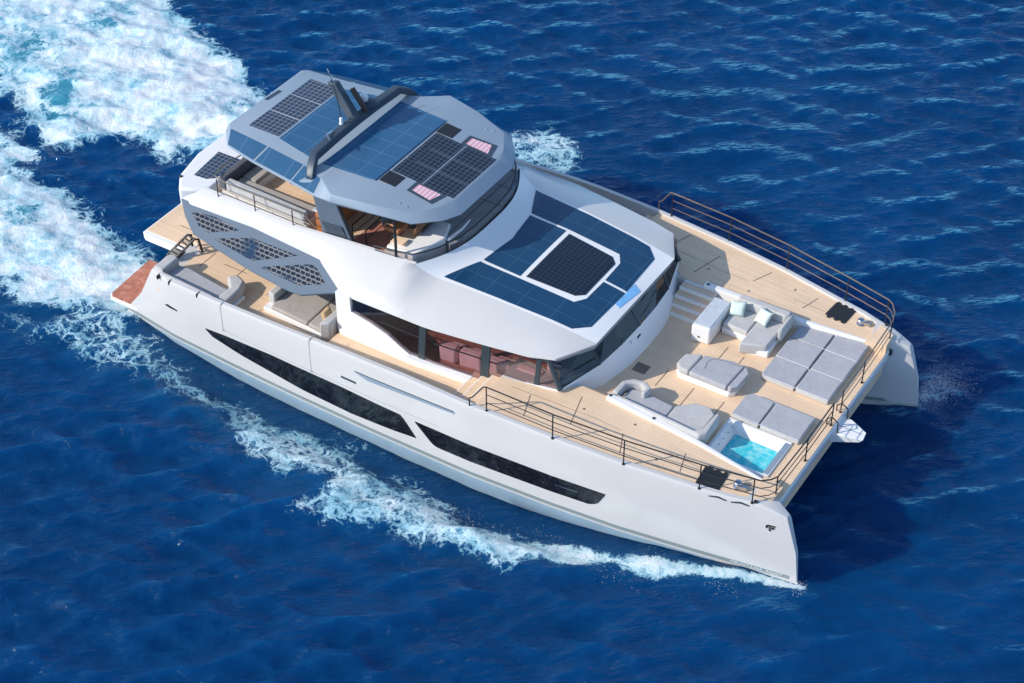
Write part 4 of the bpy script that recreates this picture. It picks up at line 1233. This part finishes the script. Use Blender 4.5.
pillow('throw_pillow', (19.45, 2.34, LF + .63), (1, -.35, .1), (.2, .6, .8), .25, M['mint'], 'mint throw pillow leaning at the chaise corner of the L-shaped sofa')

# cockpit sofas
qs = empty('quarter_sofa', (3.4, -4.5, 1.93), 'grey sofa built along the aft starboard bulwark above the wet red step', 'sofa')
cushion('base', [(2.35, -5.2), (2.35, -4.3), (2.75, -4.25), (4.9, -4.35), (5.15, -4.3), (5.2, -5.25)], 1.931, 2.06, M['gel'], qs, .03)
cushion('seat', [(2.55, -5.1), (2.55, -4.35), (3.0, -4.3), (4.7, -4.5), (4.7, -5.15)], 2.06, 2.22, M['fabric'], qs, .05)
cushion('backrest', [(2.2, -5.1), (2.2, -4.35), (2.42, -4.25), (2.6, -4.35), (2.58, -5.1)], 1.98, 2.5, M['fabric_light'], qs, .07)
cushion('backrest', [(2.6, -5.28), (2.6, -5.12), (4.7, -5.2), (4.7, -5.32)], 2.0, 2.50, M['fabric_light'], qs, .05)
cushion('armrest', [(4.72, -5.25), (4.72, -4.5), (4.3, -4.1), (4.55, -3.85), (4.95, -4.0), (5.08, -4.4), (5.1, -5.25)], 1.98, 2.36, M['fabric_light'], qs, .09)
cs = empty('cockpit_sofa', (7.2, -3.9, 1.93), 'beige corner sofa on a white base under the grey side wing', 'sofa')
cushion('base', [(6.0, -4.48), (8.45, -4.58), (8.6, -2.4), (6.0, -2.4)], 1.931, 2.12, M['gel'], cs, .03)
cushion('seat', [(6.3, -4.46), (7.72, -4.52), (7.72, -2.5), (6.3, -2.5)], 2.12, 2.27, M['fabric_beige'], cs, .05)
cushion('seat', [(7.76, -4.53), (8.3, -4.58), (8.3, -2.5), (7.76, -2.5)], 2.12, 2.28, M['fabric_beige'], cs, .05)
cushion('backrest', [(8.30, -4.66), (8.58, -4.5), (8.62, -2.5), (8.34, -2.5)], 1.9, 2.62, M['fabric_light'], cs, .06)
cushion('backrest', [(6.0, -4.2), (6.28, -4.25), (6.28, -2.5), (6.0, -2.5)], 2.1, 2.52, M['fabric_light'], cs, .06)
pillow('throw_pillow', (8.17, -4.1, 2.50), (0, 1, .1), (-.35, 0, 1), .21, M['tan'], 'tan throw pillow standing on the beige cockpit sofa under the grey wing')
ss = empty('saloon_sofa', (13.4, -3.0, 1.82), 'rose coloured sofa seen inside the saloon through the tinted side window', 'sofa')
cushion('base', [(11.9, -3.75), (15.3, -3.25), (15.3, -2.5), (11.9, -2.9)], 1.821, 2.2, M['redfloor'], ss, .03)
for (xa, xb) in ((11.95, 12.5), (12.6, 13.3), (13.45, 14.2), (14.4, 15.2)):
    yb = lambda x, o: -3.72 + (x - 12) * .13 + o
    cushion('back_cushion', [(xa, yb(xa, 0)), (xb, yb(xb, 0)), (xb, yb(xb, .3)), (xa, yb(xa, .3))], 2.2, 2.78, M['pink'], ss, .07)
    cushion('seat_cushion', [(xa, yb(xa, .32)), (xb, yb(xb, .32)), (xb, yb(xb, .8)), (xa, yb(xa, .8))], 2.2, 2.38, M['pink'], ss, .05)
sc_ = empty('saloon_armchair', (15.75, -1.9, 1.82), 'rose coloured armchair behind the blue windshield at the starboard corner', 'armchair')
cushion('seat', [(15.3, -2.9), (15.95, -2.9), (15.95, -1.9), (15.3, -1.9)], 1.821, 2.72, M['pink'], sc_, .06)
cushion('backrest', [(15.15, -2.9), (15.3, -2.9), (15.3, -1.9), (15.15, -1.9)], 1.9, 3.0, M['pink'], sc_, .05)

# ------------------------------------------------------------------ sea
def smooth(a, b, x):
    t = np.clip((x - a) / (b - a), 0, 1)
    return t * t * (3 - 2 * t)
def seg_dist(px, py, pts):
    """distance to a polyline, and the position along it (0..n-1)"""
    best = np.full(px.shape, 1e9); par = np.zeros(px.shape)
    for i in range(len(pts) - 1):
        (ax, ay), (bx, by) = pts[i][:2], pts[i + 1][:2]
        dx, dy = bx - ax, by - ay
        t = np.clip(((px - ax) * dx + (py - ay) * dy) / (dx * dx + dy * dy), 0, 1)
        d = np.hypot(px - ax - t * dx, py - ay - t * dy)
        k = d < best
        best[k] = d[k]; par[k] = i + t[k]
    return best, par
def poly_sd(px, py, pts):
    d, _ = seg_dist(px, py, pts + [pts[0]])
    ins = np.zeros(px.shape, bool)
    n = len(pts)
    for i in range(n):
        (x1, y1), (x2, y2) = pts[i], pts[(i + 1) % n]
        c = ((y1 > py) != (y2 > py)) & (px < (x2 - x1) * (py - y1) / ((y2 - y1) + 1e-12) + x1)
        ins ^= c
    return np.where(ins, d, -d)
R_ = np.random.RandomState(3)
def waves(px, py, lam0, lam1, n, ang, spread, seed):
    r = np.random.RandomState(seed)
    h = np.zeros(px.shape); dx = np.zeros(px.shape); dy = np.zeros(px.shape)
    for _ in range(n):
        lam = lam0 * (lam1 / lam0) ** r.rand()
        a = ang + r.randn() * spread
        k = 2 * math.pi / lam
        ph = r.rand() * 2 * math.pi
        th = k * (px * math.cos(a) + py * math.sin(a)) + ph
        h += lam * (np.sin(th) - .20 * np.cos(2 * th))
        cth = np.cos(th)
        dx += lam * math.cos(a) * cth; dy += lam * math.sin(a) * cth
    q = 1 / math.sqrt(n)
    return np.stack([h * q, dx * q, dy * q])
def vnoise(px, py, scale, seed, oct=4):
    r = np.random.RandomState(seed)
    out = np.zeros(px.shape); amp = 1.0; tot = 0
    for o in range(oct):
        T = r.rand(256, 256)
        x = px / scale * 2 ** o + 37.3 * o; y = py / scale * 2 ** o + 11.7 * o
        xi, yi = np.floor(x).astype(int), np.floor(y).astype(int)
        fx, fy = x - xi, y - yi
        fx = fx * fx * (3 - 2 * fx); fy = fy * fy * (3 - 2 * fy)
        g = lambda a, b: T[a % 256, b % 256]
        v = (g(xi, yi) * (1 - fx) + g(xi + 1, yi) * fx) * (1 - fy) + (g(xi, yi + 1) * (1 - fx) + g(xi + 1, yi + 1) * fx) * fy
        out += v * amp; tot += amp; amp *= .5
    return out / tot
STEP = .068
def axis(a, b, far):
    core = np.arange(a, b, STEP)
    g = []; d = STEP; x = core[-1]
    while x < far:
        d *= 1.25; x += d; g.append(x)
    lo = []; d = STEP; x = core[0]
    while x > -far:
        d *= 1.25; x -= d; lo.append(x)
    return np.concatenate([np.array(lo[::-1]), core, np.array(g)])
ax_ = axis(-19, 32, 4000); ay_ = axis(-20, 31, 4000)
GX, GY = np.meshgrid(ax_, ay_, indexing='ij')
near = smooth(120, 40, np.hypot(GX - 6, GY - 5))
WA = yaw + rad(8)
W1 = waves(GX, GY, 2.2, 6.0, 26, WA, .5, 1); W2 = waves(GX, GY, .9, 2.0, 44, WA - .1, .42, 2); W3 = waves(GX, GY, .4, .9, 54, WA, .5, 5)
W_ = .015 * W1 + .044 * W2 + .038 * W3
h = W_[0]
gust = .65 + .7 * vnoise(GX, GY, 9, 8, 3)
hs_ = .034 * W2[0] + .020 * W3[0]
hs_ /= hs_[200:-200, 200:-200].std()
crest = smooth(.9, 2.0, hs_ + 1.6 * (vnoise(GX, GY, 6, 61, 3) - .5) + .05 * np.clip(GY, -12, 14) - .3) * near * (.22 + .78 * smooth(-9, 7, GY))  # mask for the glint streaks painted on the crests, stronger to port
for sgn in (1, -1):
    near = near * (1 - .75 * smooth(-6.7, -5.7, GY * sgn) * smooth(-1.5, -3.5, GY * sgn) * smooth(0, 2, GX) * smooth(24.5, 22, GX))
h *= near * gust
CHX, CHY = W_[1] * near * gust * .85, W_[2] * near * gust * .85
# wakes
main = [(-2.2, 7.2), (-3.55, 7.5), (-5.4, 8.1), (-7.8, 9.2), (-10.5, 10.0), (-12.5, 11.5), (-22, 13), (-22, 3), (-17, 2.0), (-11.2, 1.9), (-8.4, .75), (-7.4, .85), (-6.2, 2.3), (-4.3, 2.6), (-2.9, 2.6), (-1.2, 2.9), (.6, 3.2), (.9, 5.2), (-.8, 6.3)]
sbw = [(-22, -1.5), (-11.2, 1.2), (-9.4, .6), (-6.9, -1.1), (-5.2, -1.1), (-2.7, -1.8), (-.8, -2.6), (.3, -3.1), (.5, -5.1), (-.5, -5.3), (-1.8, -5.6), (-3.6, -6.4), (-8, -7.5), (-22, -11)]
wob = (vnoise(GX, GY, 2.2, 21, 4) - .5) * 1.9
sd1 = poly_sd(GX, GY, main) + wob
sd2 = poly_sd(GX, GY, sbw) + wob
cloud = vnoise(GX, GY, 3.2, 31, 5)
wake = np.maximum(smooth(-1.5, .9, sd1), smooth(-1.5, .9, sd2))
# streaky edge of the far part of the main wake
sparse = smooth(-7, -15, GX) * .14
cloud2 = vnoise(GX, GY, 1.1, 33, 5)
cloud3 = vnoise(GX * .45, GY, .9, 35, 5)
foam = wake * (.98 - sparse - .20 * smooth(.44, .28, cloud) - .20 * smooth(.48, .32, cloud2) - .20 * smooth(.50, .33, cloud3))
aer = np.maximum(smooth(-.5, 1.6, sd1), smooth(-.5, 1.6, sd2))
# bow wave of the near hull: (x, y, half width, density)
bw = [(24.15, -4.2, .20, .85), (23.4, -4.45, .26, .8), (22.4, -4.85, .34, .76), (20.2, -5.75, .50, .80), (17.8, -6.65, .72, .76), (15.7, -7.25, 1.1, .71), (14.0, -7.6, 1.45, .68), (12.4, -7.7, 1.7, .66), (10.6, -7.5, 1.8, .64), (8.5, -7.2, 1.7, .62), (6.8, -7.05, 1.45, .58), (4.7, -6.85, 1.4, .55), (2.6, -6.6, 1.35, .53), (.3, -6.5, 1.35, .54), (-1.5, -7.0, 1.3, .48), (-4, -8.2, 1.2, .40)]
d, par = seg_dist(GX, GY, bw)
ii = np.arange(len(bw))
wd = np.interp(par, ii, [b[2] for b in bw]); dn = np.interp(par, ii, [b[3] for b in bw])
band = dn * smooth(1.45, .1, d / wd + (vnoise(GX, GY, 1.3, 41, 4) - .5) * 1.7)
foam = np.maximum(foam, band)
# same on the far side, mostly hidden by the yacht
bw2 = [(x, -y, w_, dd) for x, y, w_, dd in bw]
d2_, par2 = seg_dist(GX, GY, bw2)
band2 = np.interp(par2, ii, [.5] * 4 + [.3] * (len(bw) - 4)) * smooth(1.25, .25, d2_ / wd + (vnoise(GX, GY, 1.3, 43, 4) - .5) * 1.5)
foam = np.maximum(foam, band2 * .85)
pf_ = poly_sd(GX, GY, [(5.2, 9.0), (5.6, 10.6), (6.9, 11.5), (8.2, 11.6), (9.4, 10.6), (8.9, 9.0), (7, 7)]) + wob * .8
foam = np.maximum(foam, .62 * smooth(-.8, 1.0, pf_))
ps_ = np.hypot((GX - 24.3) / .9, (GY - 5.2) / 1.2)
foam = np.maximum(foam, .50 * smooth(1.1, .2, ps_ + (vnoise(GX, GY, .8, 47, 3) - .5) * .8))
# streaks alongside the hull, in the trough
side = smooth(-6.9, -5.7, GY) * smooth(-5.2, -5.6, GY) * smooth(0, 3, GX) * smooth(17, 12, GX)
foam = np.maximum(foam, side * .36)
aer = np.maximum(aer, .38 * smooth(1.5, .3, d / (wd + .2)))
# hull trough and crest
trough = smooth(21, 15, GX) * smooth(1.0, 6.5, GX)
for sgn in (1, -1):
    yy = GY * sgn
    hullband = smooth(-7.6, -6.1, yy) * smooth(-2.6, -4.2, yy)
    h -= .55 * trough * hullband
h += .16 * smooth(1.8, 0, d / np.maximum(wd, .5)) * smooth(-2, 2, GX)
h += .12 * smooth(1.8, 0, d2_ / np.maximum(wd, .5)) * smooth(-2, 2, GX)
# turbulent water in the foam
turb = vnoise(GX, GY, .9, 51, 5) - .5
turb2 = vnoise(GX, GY, .35, 53, 3) - .5
h += (turb * .20 + turb2 * .07) * np.clip(aer * 1.0, 0, 1) * smooth(.0, .6, foam + .25 * aer)
h += .25 * smooth(0, 2.5, sd1) + .18 * smooth(0, 2.5, sd2)
# keep the surface off the hulls' insides
nx, ny = GX.shape
calm = 1 - .8 * np.clip(aer, 0, 1)
co = np.stack([GX + CHX * calm, GY + CHY * calm, h], -1).reshape(-1, 3).astype(np.float32)
idx = np.arange(nx * ny).reshape(nx, ny)
quads = np.stack([idx[:-1, :-1], idx[1:, :-1], idx[1:, 1:], idx[:-1, 1:]], -1).reshape(-1, 4).astype(np.int32)
me = bpy.data.meshes.new('ocean')
me.vertices.add(len(co)); me.vertices.foreach_set('co', co.ravel())
me.loops.add(quads.size); me.loops.foreach_set('vertex_index', quads.ravel())
me.polygons.add(len(quads))
me.polygons.foreach_set('loop_start', np.arange(0, quads.size, 4, dtype=np.int32))
me.polygons.foreach_set('loop_total', np.full(len(quads), 4, np.int32))
me.polygons.foreach_set('use_smooth', np.ones(len(quads), bool))
me.update(calc_edges=True)
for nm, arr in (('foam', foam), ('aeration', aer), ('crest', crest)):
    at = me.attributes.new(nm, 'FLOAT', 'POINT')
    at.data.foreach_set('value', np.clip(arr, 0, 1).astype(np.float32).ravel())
oc = bpy.data.objects.new('ocean', me)
COL.objects.link(oc)
tag(oc, 'deep blue choppy sea with white wakes and bow foam', 'sea', kind='structure')

def sea_mat():
    m = Mat('sea_water')
    t = m.t
    co = m.coord()
    att = lambda k: m.n('ShaderNodeAttribute', attribute_name=k).outputs['Fac']
    fa, ae, cr = att('foam'), att('aeration'), att('crest')
    deep = m.ramp([(.3, (.0004, .036, .125)), (.7, (.0008, .052, .168))], m.noise(.12, 4, .6, co))
    teal = m.ramp([(.0, (.003, .06, .17)), (.55, (.010, .12, .22)), (1.0, (.055, .27, .36))], ae)
    body = m.mix(m.math('MULTIPLY', m.math('POWER', ae, 1.3), .85, True), deep, teal)
    mp = m.n('ShaderNodeMapping')
    mp.inputs['Rotation'].default_value = (0, 0, -WA)
    m.l(co, mp.inputs[0])
    # bright sky glints and thin-water glow painted pale cyan along the wave crests
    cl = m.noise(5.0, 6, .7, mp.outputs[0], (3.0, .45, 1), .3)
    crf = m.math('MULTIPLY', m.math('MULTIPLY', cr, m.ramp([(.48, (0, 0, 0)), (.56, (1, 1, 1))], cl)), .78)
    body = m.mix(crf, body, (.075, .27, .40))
    r1 = m.noise(2.4, 4, .55, mp.outputs[0], (1.7, .6, 1))
    r2 = m.noise(8, 3, .55, mp.outputs[0], (1.5, .7, 1))
    hgt = m.math('ADD', m.math('MULTIPLY', r1, .17), m.math('MULTIPLY', r2, .034))
    bp = m.n('ShaderNodeBump')
    bp.inputs['Strength'].default_value = 1.0
    bp.inputs['Distance'].default_value = 1.0
    m.l(hgt, bp.inputs['Height'])
    m.set(Base_Color=body, Roughness=.05, IOR=1.22, Subsurface_Weight=.8, Subsurface_Radius=(.5, .8, 1.0), Subsurface_Scale=6.0)
    m.l(bp.outputs[0], m.b.inputs['Normal'])
    warp = m.n('ShaderNodeVectorMath', operation='ADD')
    wn = m.n('ShaderNodeTexNoise'); wn.inputs['Scale'].default_value = 1.3; wn.inputs['Detail'].default_value = 5
    m.l(co, wn.inputs[0])
    wsx = m.n('ShaderNodeVectorMath', operation='SCALE'); wsx.inputs['Scale'].default_value = 1.3
    m.l(wn.outputs[1], wsx.inputs[0])
    m.l(co, warp.inputs[0]); m.l(wsx.outputs[0], warp.inputs[1])
    def walls(scale, k):
        vo = m.n('ShaderNodeTexVoronoi', feature='DISTANCE_TO_EDGE')
        vo.inputs['Scale'].default_value = scale
        m.l(warp.outputs[0], vo.inputs[0])
        return m.math('SUBTRACT', 1.0, m.math('MULTIPLY', vo.outputs[0], k, True))
    lace, lace2 = walls(1.9, 4.4), walls(6.0, 4.0)
    n1 = m.noise(1.1, 8, .66, warp.outputs[0])
    n2 = m.noise(9, 6, .75, co)
    n3 = m.noise(26, 3, .7, co)
    pat = m.math('ADD', m.math('ADD', m.math('MULTIPLY', lace, .22), m.math('MULTIPLY', lace2, .17)),
                 m.math('ADD', m.math('MULTIPLY', n1, .55), m.math('ADD', m.math('MULTIPLY', n2, .56), m.math('MULTIPLY', n3, .22))))
    v = m.math('SUBTRACT', m.math('ADD', m.math('MULTIPLY', fa, 1.40), pat), 1.52)
    fac = m.math('MULTIPLY', v, 4.2, True)
    gate = m.math('MULTIPLY', m.math('SUBTRACT', fa, .06), 6, True)
    fac = m.math('MULTIPLY', fac, gate)
    fd = m.n('ShaderNodeBsdfPrincipled')
    soft = m.noise(1.0, 8, .70, warp.outputs[0], (.5, 1.2, 1))
    fcol = m.ramp([(.38, (.26, .52, .62)), (.50, (.55, .72, .77)), (.64, (.80, .83, .84))], m.math('ADD', m.math('MULTIPLY', soft, .7), m.math('MULTIPLY', v, .35)))
    m.l(fcol, fd.inputs['Base Color'])
    fd.inputs['Roughness'].default_value = .8
    fd.inputs['Specular IOR Level'].default_value = .2
    fb_ = m.n('ShaderNodeBump')
    fb_.inputs['Strength'].default_value = .7
    fb_.inputs['Distance'].default_value = .10
    m.l(m.math('ADD', m.math('ADD', m.math('MULTIPLY', n1, .25), m.math('MULTIPLY', soft, .5)), m.math('MULTIPLY', n2, 1.0)), fb_.inputs['Height'])
    m.l(fb_.outputs[0], fd.inputs['Normal'])
    mx = m.n('ShaderNodeMixShader')
    m.l(fac, mx.inputs[0]); m.l(m.b.outputs[0], mx.inputs[1]); m.l(fd.outputs[0], mx.inputs[2])
    m.l(mx.outputs[0], t.nodes['Material Output'].inputs[0])
    return m.m
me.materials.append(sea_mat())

# ------------------------------------------------------------------ spray: airborne droplets
def spray(pts, label, seed):
    r = np.random.RandomState(seed)
    tv = np.array([(1, 0, 0), (-1, 0, 0), (0, 1, 0), (0, -1, 0), (0, 0, 1), (0, 0, -1)], float)
    tf = [(0, 2, 4), (2, 1, 4), (1, 3, 4), (3, 0, 4), (2, 0, 5), (1, 2, 5), (3, 1, 5), (0, 3, 5)]
    m = MB()
    for (c, rad_, n, size) in pts:
        for _ in range(n):
            u = r.randn(3) * np.array(rad_) * .5 + np.array(c)
            if u[2] < .02: u[2] = abs(u[2]) * .5 + .02
            sz = size * (.5 + r.rand() ** 2 * 1.4)
            m.add([tuple(u + v_ * sz) for v_ in tv], tf)
    o = m.build('sea_spray', M['spray'], None)
    return tag(o, label, 'spray', kind='stuff')
M['spray'] = plain('white_spray', (.85, .88, .9), .6, var=.02)
spray([((24.2, 4.9, .45), (.5, .8, .6), 4200, .0042), ((24.5, 5.5, .35), (.6, .9, .45), 2200, .004), ((24.0, 4.55, .3), (.22, .35, .4), 1600, .0045)], 'fine white spray thrown up beside the far bow', 11)
spray([((24.1, -4.35, .10), (.22, .26, .16), 700, .005), ((23.3, -4.6, .08), (.5, .18, .12), 500, .005), ((21.5, -5.35, .08), (1.3, .28, .14), 700, .005), ((18.5, -6.5, .08), (1.8, .4, .14), 700, .005), ((15.0, -7.3, .12), (1.8, .6, .18), 700, .005)], 'thin line of white droplets along the near bow wave', 12)
spray([((-1.0, 4.6, .35), (1.6, 2.2, .5), 900, .008), ((-2.2, -4.2, .3), (1.0, 1.4, .4), 600, .008)], 'droplets thrown up by the wake behind the two sterns', 13)
